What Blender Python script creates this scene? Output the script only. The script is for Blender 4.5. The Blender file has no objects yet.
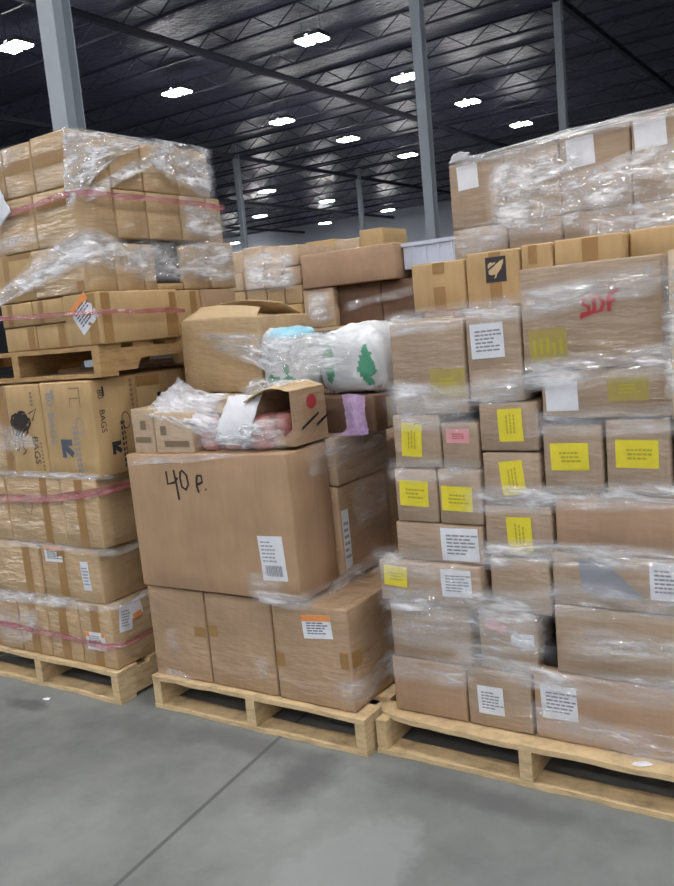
import bpy, bmesh, math, random
from mathutils import Vector, Matrix, noise

random.seed(7)
S = bpy.context.scene
COL = S.collection

# ------------------------------------------------------------------ camera
CAM_H = 1.5
PITCH, ROLL, TH, FPX = -math.radians(8.2), math.radians(5.3), math.radians(56.2), 850.0
F0 = Vector((-math.cos(TH), math.sin(TH), 0)); R0 = Vector((math.sin(TH), math.cos(TH), 0)); U0 = Vector((0, 0, 1))
FW = F0 * math.cos(PITCH) + U0 * math.sin(PITCH)
UP = U0 * math.cos(PITCH) - F0 * math.sin(PITCH)
ax = R0 * math.cos(ROLL) - UP * math.sin(ROLL)
ay = R0 * math.sin(ROLL) + UP * math.cos(ROLL)
cam_data = bpy.data.cameras.new('camera')
cam = bpy.data.objects.new('camera', cam_data); COL.objects.link(cam)
cam_data.sensor_fit = 'VERTICAL'; cam_data.sensor_height = 24.0; cam_data.lens = FPX / 886.0 * 24.0
cam_data.clip_start = 0.05; cam_data.clip_end = 300
m3 = Matrix((ax, ay, -FW)).transposed()
cam.matrix_world = Matrix.Translation((0, 0, CAM_H)) @ m3.to_4x4()
S.camera = cam

# ------------------------------------------------------------------ world, exposure
W = bpy.data.worlds.new('world'); S.world = W; W.use_nodes = True
W.node_tree.nodes['Background'].inputs[0].default_value = (0.55, 0.6, 0.7, 1)
W.node_tree.nodes['Background'].inputs[1].default_value = 0.05
S.view_settings.view_transform = 'Standard'; S.view_settings.look = 'None'
S.view_settings.gamma = 1.0; S.view_settings.use_curve_mapping = False
S.view_settings.exposure = 0.0
LAMP_STRENGTH = 150.0

# ------------------------------------------------------------------ materials
def srgb(r, g, b):
    f = lambda c: (c / 255 / 12.92) if c / 255 <= 0.04045 else ((c / 255 + 0.055) / 1.055) ** 2.4
    return (f(r), f(g), f(b), 1)

def new_mat(name):
    m = bpy.data.materials.new(name); m.use_nodes = True
    nt = m.node_tree; nt.nodes.clear()
    out = nt.nodes.new('ShaderNodeOutputMaterial')
    return m, nt, out

def N(nt, t, **kw):
    n = nt.nodes.new(t)
    for k, v in kw.items():
        if hasattr(n, k): setattr(n, k, v)
    return n

def mathn(nt, op, a, b=None):
    n = nt.nodes.new('ShaderNodeMath'); n.operation = op
    for i, x in enumerate((a, b)):
        if x is None: continue
        if isinstance(x, (int, float)): n.inputs[i].default_value = x
        else: nt.links.new(x, n.inputs[i])
    return n.outputs[0]

def noise_tex(nt, vec, scale, rot=(0, 0, 0), stretch=(1, 1, 1), detail=3.0, rough=0.5):
    mp = nt.nodes.new('ShaderNodeMapping')
    mp.inputs['Rotation'].default_value = rot; mp.inputs['Scale'].default_value = stretch
    nt.links.new(vec, mp.inputs['Vector'])
    n = nt.nodes.new('ShaderNodeTexNoise'); n.inputs['Scale'].default_value = scale
    n.inputs['Detail'].default_value = detail; n.inputs['Roughness'].default_value = rough
    nt.links.new(mp.outputs[0], n.inputs['Vector'])
    return n.outputs['Fac']

def ramp(nt, fac, stops):
    r = nt.nodes.new('ShaderNodeValToRGB'); nt.links.new(fac, r.inputs[0])
    e = r.color_ramp.elements
    while len(e) < len(stops): e.new(0.5)
    for i, (p, c) in enumerate(stops):
        e[i].position = p; e[i].color = c if len(c) == 4 else (*c, 1)
    return r.outputs[0]

def kraft(name, rgb, wrapped=0.0, vary=0.12, rough=0.75):
    """Corrugated board; wrapped > 0 = a tight clear film lies on it (a glossy, wrinkled coat)."""
    m, nt, out = new_mat(name)
    p = N(nt, 'ShaderNodeBsdfPrincipled'); nt.links.new(p.outputs[0], out.inputs[0])
    tc = N(nt, 'ShaderNodeTexCoord').outputs['Object']
    c = srgb(*rgb)
    n1 = noise_tex(nt, tc, 5.0, detail=5)
    dk = tuple(x * (1 - vary) for x in c[:3]); lt = tuple(min(1, x * (1 + vary)) for x in c[:3])
    col = ramp(nt, n1, [(0.3, dk), (0.7, lt)])
    n2 = noise_tex(nt, tc, 60.0, stretch=(1, 1, 0.15), detail=2)
    mx = N(nt, 'ShaderNodeMixRGB'); mx.blend_type = 'MULTIPLY'; mx.inputs[0].default_value = 0.25
    nt.links.new(col, mx.inputs[1]); nt.links.new(ramp(nt, n2, [(0.35, (0.75, 0.75, 0.75)), (0.65, (1, 1, 1))]), mx.inputs[2])
    nt.links.new(mx.outputs[0], p.inputs['Base Color'])
    p.inputs['Roughness'].default_value = rough
    p.inputs['Specular IOR Level'].default_value = 0.3
    b = N(nt, 'ShaderNodeBump'); b.inputs['Strength'].default_value = 0.15; b.inputs['Distance'].default_value = 0.01
    nt.links.new(n1, b.inputs['Height']); nt.links.new(b.outputs[0], p.inputs['Normal'])
    if wrapped > 0:
        p.inputs['Coat Weight'].default_value = wrapped
        p.inputs['Coat Roughness'].default_value = 0.2
        p.inputs['Coat IOR'].default_value = 1.6
        w1 = noise_tex(nt, tc, 8.0, rot=(0.25, 0.45, 0.3), stretch=(0.6, 0.6, 2.6), detail=3, rough=0.55)
        w2 = noise_tex(nt, tc, 26.0, rot=(-0.3, 0.7, 0.5), stretch=(0.5, 0.5, 2.0), detail=2)
        h = mathn(nt, 'ADD', w1, mathn(nt, 'MULTIPLY', w2, 0.35))
        cb = N(nt, 'ShaderNodeBump'); cb.inputs['Strength'].default_value = 1.0; cb.inputs['Distance'].default_value = 0.14
        nt.links.new(h, cb.inputs['Height']); nt.links.new(cb.outputs[0], p.inputs['Coat Normal'])
    return m

def plain(name, rgb, rough=0.6, spec=0.4, vary=0.06, scale=20, metal=0.0):
    m, nt, out = new_mat(name)
    p = N(nt, 'ShaderNodeBsdfPrincipled'); nt.links.new(p.outputs[0], out.inputs[0])
    tc = N(nt, 'ShaderNodeTexCoord').outputs['Object']
    c = srgb(*rgb)
    n1 = noise_tex(nt, tc, scale, detail=3)
    col = ramp(nt, n1, [(0.3, tuple(x * (1 - vary) for x in c[:3])), (0.7, tuple(min(1, x * (1 + vary)) for x in c[:3]))])
    nt.links.new(col, p.inputs['Base Color'])
    p.inputs['Roughness'].default_value = rough; p.inputs['Specular IOR Level'].default_value = spec
    p.inputs['Metallic'].default_value = metal
    return m

def film_mat(name, base=0.03, gain=0.4, rgb=(240, 242, 246), rot=0.45, rough=0.17, sx=4.0, sy=19.0, gloss=1.0):
    """Clear stretch film: see-through, milky where it bunches, glossy on its wrinkles; 'fade' thins it to nothing at feathered borders."""
    m, nt, out = new_mat(name)
    tc = N(nt, 'ShaderNodeTexCoord').outputs['UV']
    at = N(nt, 'ShaderNodeAttribute'); at.attribute_name = 'fade'; fade = at.outputs['Fac']
    w1 = noise_tex(nt, tc, 1.0, rot=(0, 0, rot), stretch=(sx, sy, 1), detail=4, rough=0.58)
    w2 = noise_tex(nt, tc, 1.0, rot=(0, 0, 0.8), stretch=(sx * 3.2, sy * 1.9, 1), detail=3)
    ridge = mathn(nt, 'SUBTRACT', 1.0, mathn(nt, 'ABSOLUTE', mathn(nt, 'SUBTRACT', mathn(nt, 'MULTIPLY', w1, 5.0), 2.5)))
    ridge = mathn(nt, 'POWER', mathn(nt, 'MAXIMUM', ridge, 0.0), 2.5)
    big = noise_tex(nt, tc, 1.0, stretch=(5, 11, 1), detail=3)
    big = mathn(nt, 'MAXIMUM', mathn(nt, 'MULTIPLY', mathn(nt, 'SUBTRACT', big, 0.36), 3.2), 0.0)
    haze = mathn(nt, 'ADD', base, mathn(nt, 'MULTIPLY', mathn(nt, 'ADD', mathn(nt, 'MULTIPLY', ridge, 0.75), 0.22), mathn(nt, 'MULTIPLY', big, gain)))
    haze = mathn(nt, 'MULTIPLY', mathn(nt, 'MINIMUM', haze, 0.9), fade)
    h = mathn(nt, 'ADD', w1, mathn(nt, 'MULTIPLY', w2, 0.45))
    b = N(nt, 'ShaderNodeBump'); b.inputs['Strength'].default_value = 1.0; b.inputs['Distance'].default_value = 0.07
    nt.links.new(h, b.inputs['Height'])
    tr = N(nt, 'ShaderNodeBsdfTransparent'); tr.inputs[0].default_value = (1, 1, 1, 1)
    p = N(nt, 'ShaderNodeBsdfDiffuse'); p.inputs['Color'].default_value = srgb(*rgb)
    m1 = N(nt, 'ShaderNodeMixShader'); nt.links.new(haze, m1.inputs[0])
    nt.links.new(tr.outputs[0], m1.inputs[1]); nt.links.new(p.outputs[0], m1.inputs[2])
    g = N(nt, 'ShaderNodeBsdfGlossy'); g.inputs['Roughness'].default_value = rough; g.inputs['Color'].default_value = (0.97, 0.98, 1, 1)
    nt.links.new(b.outputs[0], g.inputs['Normal'])
    m2 = N(nt, 'ShaderNodeMixShader'); nt.links.new(mathn(nt, 'MULTIPLY', fade, 0.11 * gloss), m2.inputs[0])
    nt.links.new(m1.outputs[0], m2.inputs[1]); nt.links.new(g.outputs[0], m2.inputs[2])
    nt.links.new(m2.outputs[0], out.inputs[0])
    return m

def wood(name, rgb):
    m, nt, out = new_mat(name)
    p = N(nt, 'ShaderNodeBsdfPrincipled'); nt.links.new(p.outputs[0], out.inputs[0])
    tc = N(nt, 'ShaderNodeTexCoord').outputs['Generated']
    g = noise_tex(nt, N(nt, 'ShaderNodeTexCoord').outputs['Object'], 14.0, stretch=(1, 1, 4), detail=6, rough=0.65)
    c = srgb(*rgb)
    col = ramp(nt, g, [(0.28, tuple(x * 0.62 for x in c[:3])), (0.5, c[:3]), (0.75, tuple(min(1, x * 1.2) for x in c[:3]))])
    nt.links.new(col, p.inputs['Base Color']); p.inputs['Roughness'].default_value = 0.8
    b = N(nt, 'ShaderNodeBump'); b.inputs['Strength'].default_value = 0.3; b.inputs['Distance'].default_value = 0.01
    nt.links.new(g, b.inputs['Height']); nt.links.new(b.outputs[0], p.inputs['Normal'])
    return m

M = {}
M['tan'] = kraft('kraft_tan', (188, 158, 114), 0.0)
M['tan_wrap'] = kraft('kraft_tan_in_film', (187, 159, 120), 0.8)
M['brown'] = kraft('kraft_brown', (176, 145, 115), 0.0)
M['brown_wrap'] = kraft('kraft_brown_in_film', (174, 145, 115), 0.6)
M['rosy_wrap'] = kraft('kraft_rosy_in_film', (167, 144, 121), 0.8)
M['rosy'] = kraft('kraft_rosy', (174, 143, 116), 0.3)
M['pale'] = kraft('kraft_pale', (202, 178, 140), 0.0)
M['pale_wrap'] = kraft('kraft_pale_in_film', (196, 172, 145), 0.8)
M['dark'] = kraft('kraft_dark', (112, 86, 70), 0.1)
M['tape'] = plain('packing_tape', (158, 122, 76), 0.35, 0.5)
M['white'] = plain('label_paper', (226, 228, 234), 0.55)
M['orange'] = plain('label_orange', (232, 150, 84), 0.55)
M['yellow'] = plain('label_yellow', (230, 214, 62), 0.5)
M['yellow_dull'] = plain('label_yellow_dull', (170, 153, 88), 0.5)
M['pink'] = plain('label_pink', (224, 160, 164), 0.5)
M['ink'] = plain('print_ink', (52, 50, 54), 0.6)
M['ink_grey'] = plain('print_ink_grey', (142, 144, 152), 0.6)
M['ink_yellow'] = plain('print_ink_on_yellow', (184, 170, 56), 0.6)
M['ink_brown'] = plain('print_ink_brown', (128, 112, 90), 0.6)
M['ink_blue'] = plain('print_slate', (84, 92, 106), 0.6)
M['ink_faint'] = plain('print_faint', (140, 112, 84), 0.6)
M['red_ink'] = plain('marker_red', (178, 58, 66), 0.6)
M['marker'] = plain('marker_black', (44, 36, 34), 0.6)
M['wood'] = wood('pallet_wood', (206, 181, 140))
M['wood_dark'] = wood('pallet_wood_dull', (176, 142, 96))
M['film'] = film_mat('stretch_film', 0.09, 0.5)
M['film_milky'] = film_mat('stretch_film_milky', 0.12, 0.85, gloss=1.5)
M['film_bright'] = film_mat('stretch_film_bright', 0.12, 1.2, rough=0.2, gloss=2.6, sx=6.0, sy=16.0)
M['film_white'] = film_mat('plastic_white', 0.5, 0.5, (240, 242, 248), sx=6, sy=14)
M['strap'] = film_mat('strap_pink', 0.62, 0.25, (170, 88, 98), rough=0.25)
M['sack'] = plain('sack_white', (222, 226, 230), 0.35, 0.5, 0.05, 9)
M['sack_green'] = plain('sack_green', (92, 170, 138), 0.35, 0.5, 0.15, 14)
M['sack_blue'] = plain('sack_blue', (150, 205, 225), 0.35, 0.5)
M['red_goods'] = kraft('red_goods', (168, 104, 98), 0.9, 0.4)
M['purple'] = film_mat('plastic_lilac', 0.6, 0.35, (190, 160, 205), sx=5, sy=7)
M['bin'] = plain('bin_plastic', (206, 214, 232), 0.35, 0.5, 0.04)
M['near_black'] = plain('near_black', (46, 42, 44), 0.4, 0.5)  # near-black; also the painted shade in a gap between cartons
M['steel'] = plain('column_paint', (150, 158, 166), 0.5, 0.4, 0.05, 3)
M['steel_dark'] = plain('joist_paint', (56, 56, 72), 0.6, 0.4)
M['housing'] = plain('lamp_housing', (70, 72, 78), 0.5, 0.4)

def lamp_material():
    m, nt, out = new_mat('lamp_diffuser')
    e = N(nt, 'ShaderNodeEmission'); e.inputs[0].default_value = (1.0, 0.98, 0.96, 1); e.inputs[1].default_value = LAMP_STRENGTH
    nt.links.new(e.outputs[0], out.inputs[0]); return m
M['lamp'] = lamp_material()

def floor_material():
    m, nt, out = new_mat('concrete_floor')
    p = N(nt, 'ShaderNodeBsdfPrincipled'); nt.links.new(p.outputs[0], out.inputs[0])
    tc = N(nt, 'ShaderNodeTexCoord').outputs['Object']
    n1 = noise_tex(nt, tc, 1.1, stretch=(1.3, 0.8, 1), detail=6, rough=0.6)
    n2 = noise_tex(nt, tc, 7.0, detail=5, rough=0.65)
    base = ramp(nt, n1, [(0.32, srgb(108, 112, 112)), (0.5, srgb(126, 130, 129)), (0.68, srgb(142, 146, 145))])
    mx = N(nt, 'ShaderNodeMixRGB'); mx.blend_type = 'MULTIPLY'; mx.inputs[0].default_value = 0.5
    nt.links.new(base, mx.inputs[1]); nt.links.new(ramp(nt, n2, [(0.3, (0.72, 0.72, 0.74)), (0.6, (1, 1, 1))]), mx.inputs[2])
    col = mx.outputs[0]
    sep = N(nt, 'ShaderNodeSeparateXYZ'); nt.links.new(tc, sep.inputs[0])
    def blob(cx, cy, rx, ry, col, target, soft=0.5, wob=0.35):
        dx = mathn(nt, 'DIVIDE', mathn(nt, 'SUBTRACT', sep.outputs[0], cx), rx)
        dy = mathn(nt, 'DIVIDE', mathn(nt, 'SUBTRACT', sep.outputs[1], cy), ry)
        d = mathn(nt, 'SQRT', mathn(nt, 'ADD', mathn(nt, 'MULTIPLY', dx, dx), mathn(nt, 'MULTIPLY', dy, dy)))
        d = mathn(nt, 'ADD', d, mathn(nt, 'MULTIPLY', mathn(nt, 'SUBTRACT', n2, 0.5), wob * 4))
        f = mathn(nt, 'MULTIPLY', mathn(nt, 'SUBTRACT', 1.0 + soft / 2, d), 1.0 / soft)
        f = mathn(nt, 'MAXIMUM', mathn(nt, 'MINIMUM', f, 1.0), 0.0)
        x = N(nt, 'ShaderNodeMixRGB'); nt.links.new(mathn(nt, 'MULTIPLY', f, 0.75), x.inputs[0])
        nt.links.new(col, x.inputs[1]); x.inputs[2].default_value = target
        return x.outputs[0]
    col = blob(-1.27, 1.66, 0.17, 0.36, col, srgb(152, 156, 156), 0.35, 0.4)       # worn paler patch
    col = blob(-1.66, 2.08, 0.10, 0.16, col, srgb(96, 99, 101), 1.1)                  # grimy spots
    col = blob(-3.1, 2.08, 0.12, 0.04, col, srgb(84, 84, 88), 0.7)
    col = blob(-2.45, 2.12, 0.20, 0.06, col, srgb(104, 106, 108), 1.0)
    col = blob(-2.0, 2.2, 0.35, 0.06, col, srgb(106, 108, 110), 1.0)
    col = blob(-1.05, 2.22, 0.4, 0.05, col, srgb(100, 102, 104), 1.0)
    # sawn control joint along y
    jx = mathn(nt, 'ADD', sep.outputs[0], mathn(nt, 'MULTIPLY', sep.outputs[1], 0.095))
    jd = mathn(nt, 'ABSOLUTE', mathn(nt, 'ADD', jx, 1.686))
    jf = mathn(nt, 'MAXIMUM', mathn(nt, 'SUBTRACT', 1.0, mathn(nt, 'DIVIDE', jd, 0.011)), 0.0)
    x = N(nt, 'ShaderNodeMixRGB'); nt.links.new(mathn(nt, 'MINIMUM', mathn(nt, 'MULTIPLY', jf, 1.1), 0.7), x.inputs[0])
    nt.links.new(col, x.inputs[1]); x.inputs[2].default_value = srgb(66, 68, 72); col = x.outputs[0]
    nt.links.new(col, p.inputs['Base Color'])
    p.inputs['Specular IOR Level'].default_value = 0.35
    nt.links.new(ramp(nt, n2, [(0.3, (0.5, 0.5, 0.5)), (0.7, (0.34, 0.34, 0.34))]), p.inputs['Roughness'])
    b = N(nt, 'ShaderNodeBump'); b.inputs['Strength'].default_value = 0.08; b.inputs['Distance'].default_value = 0.01
    nt.links.new(n2, b.inputs['Height']); nt.links.new(b.outputs[0], p.inputs['Normal'])
    return m
M['floor'] = floor_material()

def ceiling_material():
    m, nt, out = new_mat('roof_deck_dark')
    p = N(nt, 'ShaderNodeBsdfPrincipled'); nt.links.new(p.outputs[0], out.inputs[0])
    tc = N(nt, 'ShaderNodeTexCoord').outputs['Object']
    n1 = noise_tex(nt, tc, 0.5, detail=4)
    nt.links.new(ramp(nt, n1, [(0.3, srgb(66, 66, 88)), (0.7, srgb(86, 86, 112))]), p.inputs['Base Color'])
    p.inputs['Roughness'].default_value = 0.32; p.inputs['Specular IOR Level'].default_value = 0.5
    n2 = noise_tex(nt, tc, 1.6, stretch=(1.0, 1.4, 1), detail=5, rough=0.7)
    b = N(nt, 'ShaderNodeBump'); b.inputs['Strength'].default_value = 0.9; b.inputs['Distance'].default_value = 0.25
    nt.links.new(n2, b.inputs['Height']); nt.links.new(b.outputs[0], p.inputs['Normal'])
    return m
M['ceiling'] = ceiling_material()
M['wall'] = plain('wall_panel', (178, 186, 198), 0.6, 0.3, 0.1, 0.3)
M['wall_dark'] = plain('wall_panel_dark', (84, 86, 96), 0.6, 0.3, 0.1, 0.3)

# ------------------------------------------------------------------ object helpers
def link(name, me, mat, parent=None, loc=None, rot=None):
    o = bpy.data.objects.new(name, me); COL.objects.link(o)
    if mat is not None:
        for k in (mat if isinstance(mat, (list, tuple)) else [mat]): me.materials.append(M[k])
    if parent is not None: o.parent = parent
    if loc is not None: o.location = loc
    if rot is not None: o.rotation_euler = rot
    return o

def tag(o, label=None, cat=None, group=None, kind=None):
    if label: o['label'] = label
    if cat: o['category'] = cat
    if group: o['group'] = group
    if kind: o['kind'] = kind
    return o

def empty(name, loc, label, cat, group=None, rz=0.0):
    o = bpy.data.objects.new(name, None); COL.objects.link(o)
    o.location = loc; o.rotation_euler = (0, 0, rz); o.empty_display_size = 0.1
    return tag(o, label, cat, group)

def boxes_mesh(name, boxes, bevel=0.0):
    bm = bmesh.new()
    for (x0, x1, y0, y1, z0, z1) in boxes:
        v = [bm.verts.new((x, y, z)) for x in (x0, x1) for y in (y0, y1) for z in (z0, z1)]
        for f in ((0, 1, 3, 2), (4, 6, 7, 5), (0, 4, 5, 1), (2, 3, 7, 6), (0, 2, 6, 4), (1, 5, 7, 3)):
            bm.faces.new([v[i] for i in f])
    bmesh.ops.recalc_face_normals(bm, faces=bm.faces)
    if bevel > 0:
        bmesh.ops.bevel(bm, geom=list(bm.edges), offset=bevel, segments=2, affect='EDGES', profile=0.6)
    me = bpy.data.meshes.new(name); bm.to_mesh(me); bm.free()
    return me

def structure(name, boxes, mat, bevel=0.0):
    o = link(name, boxes_mesh(name, boxes, bevel), mat)
    return tag(o, kind='structure')

# ------------------------------------------------------------------ the hall
FX0, FX1, FY0, FY1, CZ = -58.0, 14.0, -12.0, 62.0, 9.8
structure('floor', [(FX0, FX1, FY0, FY1, -0.2, 0)], 'floor')
structure('ceiling', [(FX0, FX1, FY0, FY1, CZ, CZ + 0.3)], 'ceiling')
structure('wall_far', [(FX0, FX1, FY1, FY1 + 0.3, -0.2, CZ + 0.3)], 'wall')
structure('wall_left', [(FX0 - 0.3, FX0, FY0 - 0.3, FY1 + 0.3, -0.2, CZ + 0.3)], 'wall_dark')
structure('wall_right', [(FX1, FX1 + 0.3, FY0 - 0.3, FY1 + 0.3, -0.2, CZ + 0.3)], 'wall')
structure('wall_near', [(FX0, FX1, FY0 - 0.3, FY0, -0.2, CZ + 0.3)], 'wall')

def column(x, y, w=0.26):
    t = 0.014
    # an I-section with a base plate
    structure('column', [(x - w / 2, x + w / 2, y - w / 2, y - w / 2 + t, 0.02, CZ), (x - w / 2, x + w / 2, y + w / 2 - t, y + w / 2, 0.02, CZ),
                         (x - t / 2, x + t / 2, y - w / 2 + t, y + w / 2 - t, 0.02, CZ), (x - w * .8, x + w * .8, y - w * .8, y + w * .8, 0.0, 0.02)], 'steel')
for x, y, w in ((-7.35, 6.45, .24), (-7.5, 15.2, .2), (-7.4, 23.2, .2), (-25.0, 31.3, .22), (-25.0, 41.9, .22)):
    column(x, y, w)

def joist(y):
    # bar joist along x: two chords and a zig-zag web
    zt, zb = CZ - 0.02, CZ - 0.5
    bm = bmesh.new()
    def bar(a, b, r):
        a, b = Vector(a), Vector(b); d = (b - a).normalized()
        s = d.cross(Vector((0, 1, 0))).normalized() * r; t = Vector((0, 1, 0)) * r
        q = [bm.verts.new(p + i * s + j * t) for p in (a, b) for i, j in ((-1, -1), (1, -1), (1, 1), (-1, 1))]
        for k in range(4): bm.faces.new((q[k], q[(k + 1) % 4], q[4 + (k + 1) % 4], q[4 + k]))
        bm.faces.new(q[:4]); bm.faces.new(q[4:])
    bar((FX0 + .3, y, zt), (FX1 - .3, y, zt), 0.03); bar((FX0 + .3, y, zb), (FX1 - .3, y, zb), 0.03)
    n = 48; L = (FX1 - FX0 - 0.8) / n
    for i in range(n):
        xa = FX0 + .4 + i * L
        bar((xa, y, zt), (xa + L / 2, y, zb), 0.013); bar((xa + L / 2, y, zb), (xa + L, y, zt), 0.013)
    bmesh.ops.recalc_face_normals(bm, faces=bm.faces)
    me = bpy.data.meshes.new('ceiling_joist'); bm.to_mesh(me); bm.free()
    tag(link('ceiling_joist', me, 'steel_dark'), kind='structure')
y = 8.0
while y < 60:
    joist(y); y += 2.9
for x in (-7.4, -16.2, -25.0, -33.8, -42.6):
    structure('ceiling_beam', [(x - .07, x + .07, FY0 + .3, FY1 - .3, CZ - 0.70, CZ - 0.685), (x - .07, x + .07, FY0 + .3, FY1 - .3, CZ - 0.54, CZ - 0.525), (x - .01, x + .01, FY0 + .3, FY1 - .3, CZ - 0.685, CZ - 0.54)], 'steel_dark')

# ceiling lamps: twin-bar high bays
def lamp_proto():
    r = empty('high_bay_lamp', (0, 0, 9.0), 'x', 'ceiling lamp', 'high bay lamps under the dark roof')
    link('housing', boxes_mesh('lamp_housing', [(-.40, .40, -.30, .30, .06, .12), (-.40, -.06, -.28, .28, .0, .06), (.06, .40, -.28, .28, .0, .06)], 0.01), 'housing', r)
    link('hanger', boxes_mesh('lamp_hanger', [(-.3, -.29, -.005, .005, .12, .8), (.29, .3, -.005, .005, .12, .8)]), 'housing', r)
    for sx in (-1, 1):
        link('diffuser', boxes_mesh('lamp_diffuser', [(sx * .23 - .16, sx * .23 + .16, -.26, .26, -.05, .0)], 0.01), 'lamp', r)
    return r
LAMP = lamp_proto()
LAMP_USED = []
def lamp(x, y, label):
    if not LAMP_USED:
        r = LAMP
    else:
        r = LAMP.copy(); COL.objects.link(r)
        for ch in list(LAMP.children):
            c = ch.copy(); COL.objects.link(c); c.parent = r
    r.location = (x, y, 9.0); r['label'] = label; LAMP_USED.append(r)
    return r
seen_lamps = [
    (-13.16, 20.25, 'twin bright ceiling lamp highest in the picture beside the middle column'),
    (-18.88, 21.05, 'bright ceiling lamp above the right half of the tall left carton stack'),
    (-19.19, 26.99, 'bright ceiling lamp directly under the topmost lamp of the view'),
    (-19.43, 31.99, 'bright ceiling lamp between the middle column and the left stack, midway up'),
    (-19.67, 37.78, 'bright ceiling lamp touching the left edge of the middle column'),
    (-13.29, 30.61, 'bright ceiling lamp just right of the middle column'),
    (-13.40, 36.28, 'bright ceiling lamp just above the tall right stack of cartons'),
    (-29.60, 39.53, 'small distant ceiling lamp beside the thin far column, upper of three'),
    (-30.27, 46.62, 'small distant ceiling lamp above the middle of the long plain carton'),
    (-36.49, 47.64, 'small distant ceiling lamp right of the thin far column, below its neighbour'),
    (-30.80, 55.40, 'small distant ceiling lamp left of the middle column near the far wall'),
    (-37.12, 56.62, 'smallest ceiling lamp above the far wall, over the long plain carton'),
    (-48.75, 59.54, 'farthest ceiling lamp, low beside the right edge of the left stack'),
    (-18.48, 14.81, 'ceiling lamp left of the near column, seen at the left picture edge'),
    (-13.23, 25.69, 'small dim ceiling lamp against the left edge of the middle column top'),
]
for x, y, l in seen_lamps: lamp(x, y, l)
for x in (-31.0, -25.2, -19.2, -13.3, -7.3, -1.3, 4.7, 10.7):
    for y in (-9.5, -4.1, 1.3, 6.7):
        if x < -10 and y > 6: continue
        lamp(x, y, 'ceiling lamp over the near part of the hall, out of view').__setitem__('group', 'lamps over the aisle')

# ------------------------------------------------------------------ pallets
def pallet(label, x0, x1, y0, y1, z0=0.0, h=0.14, mat='wood', seed=1, ragged=False, group='wooden pallets on the floor'):
    rnd = random.Random(seed)
    w, d = x1 - x0, y1 - y0
    r = empty('pallet', (x0, y0, z0), label, 'pallet', group)
    bt = 0.018
    for sx in (0.0, w / 2 - 0.02, w - 0.04):
        bm = bmesh.new()
        # stringer profile in (y, z) with two fork notches, extruded in x
        zb, zt = bt, h - bt
        nz = zb + 0.042
        prof = [(0, zb), (d * .16, zb), (d * .18, nz), (d * .36, nz), (d * .38, zb), (d * .62, zb), (d * .64, nz), (d * .82, nz), (d * .84, zb), (d, zb), (d, zt), (0, zt)]
        a = [bm.verts.new((sx, p[0], p[1])) for p in prof]; b = [bm.verts.new((sx + 0.042, p[0], p[1])) for p in prof]
        bm.faces.new(a); bm.faces.new(list(reversed(b)))
        for i in range(len(prof)):
            j = (i + 1) % len(prof); bm.faces.new((a[i], b[i], b[j], a[j]))
        bmesh.ops.recalc_face_normals(bm, faces=bm.faces)
        me = bpy.data.meshes.new('stringer'); bm.to_mesh(me); bm.free()
        link('stringer', me, mat, r)
    def board(nm, ya, yb, za, zb, rag):
        n = 16; bm = bmesh.new(); rows = []
        for i in range(n + 1):
            t = i / n; jx = t * (w + 0.002)
            e0 = ya + (rnd.uniform(-.004, .004)); e1 = yb + rnd.uniform(-.003, .003)
            dz = rnd.uniform(-.0012, .0012)
            if rag and t < 0.3: e0 += (0.3 - t) * 0.12 * rnd.uniform(0.5, 1.4); dz = -(0.3 - t) * 0.03
            rows.append([bm.verts.new((jx, e0, za + dz)), bm.verts.new((jx, e1, za)), bm.verts.new((jx, e1, zb)), bm.verts.new((jx, e0, zb + dz))])
        for i in range(n):
            for k in range(4):
                bm.faces.new((rows[i][k], rows[i][(k + 1) % 4], rows[i + 1][(k + 1) % 4], rows[i + 1][k]))
        bm.faces.new(rows[0]); bm.faces.new(list(reversed(rows[-1])))
        bmesh.ops.recalc_face_normals(bm, faces=bm.faces)
        me = bpy.data.meshes.new(nm); bm.to_mesh(me); bm.free()
        return link(nm, me, mat, r)
    nb = 7; bw = 0.115; gap = (d - nb * bw) / (nb - 1)
    for i in range(nb):
        ya = i * (bw + gap); board('deck_board', ya, ya + bw, h - bt, h, ragged and i == 0)
    for ya in (0.0, d / 2 - .045, d - .09):
        board('bottom_board', ya, ya + .09, 0.001, bt, False)
    return r

pallet('light wooden pallet under the left stack of cartons, on the floor', -3.74, -2.70, 2.24, 3.46, seed=2)
pallet('wooden pallet sandwiched high in the left stack between printed and plain cartons', -3.63, -2.59, 2.27, 3.47, 1.362, 0.126, 'wood_dark', 3, group='pallets stacked on cartons')
pallet('light wooden pallet under the big marked carton of the middle stack', -2.54, -1.525, 2.285, 3.5, seed=4)
pallet('light wooden pallet with splintered front board under the yellow-labelled right stack', -1.51, -0.43, 2.335, 3.55, seed=5, ragged=True)

# ------------------------------------------------------------------ cartons
class Carton:
    pass

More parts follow.
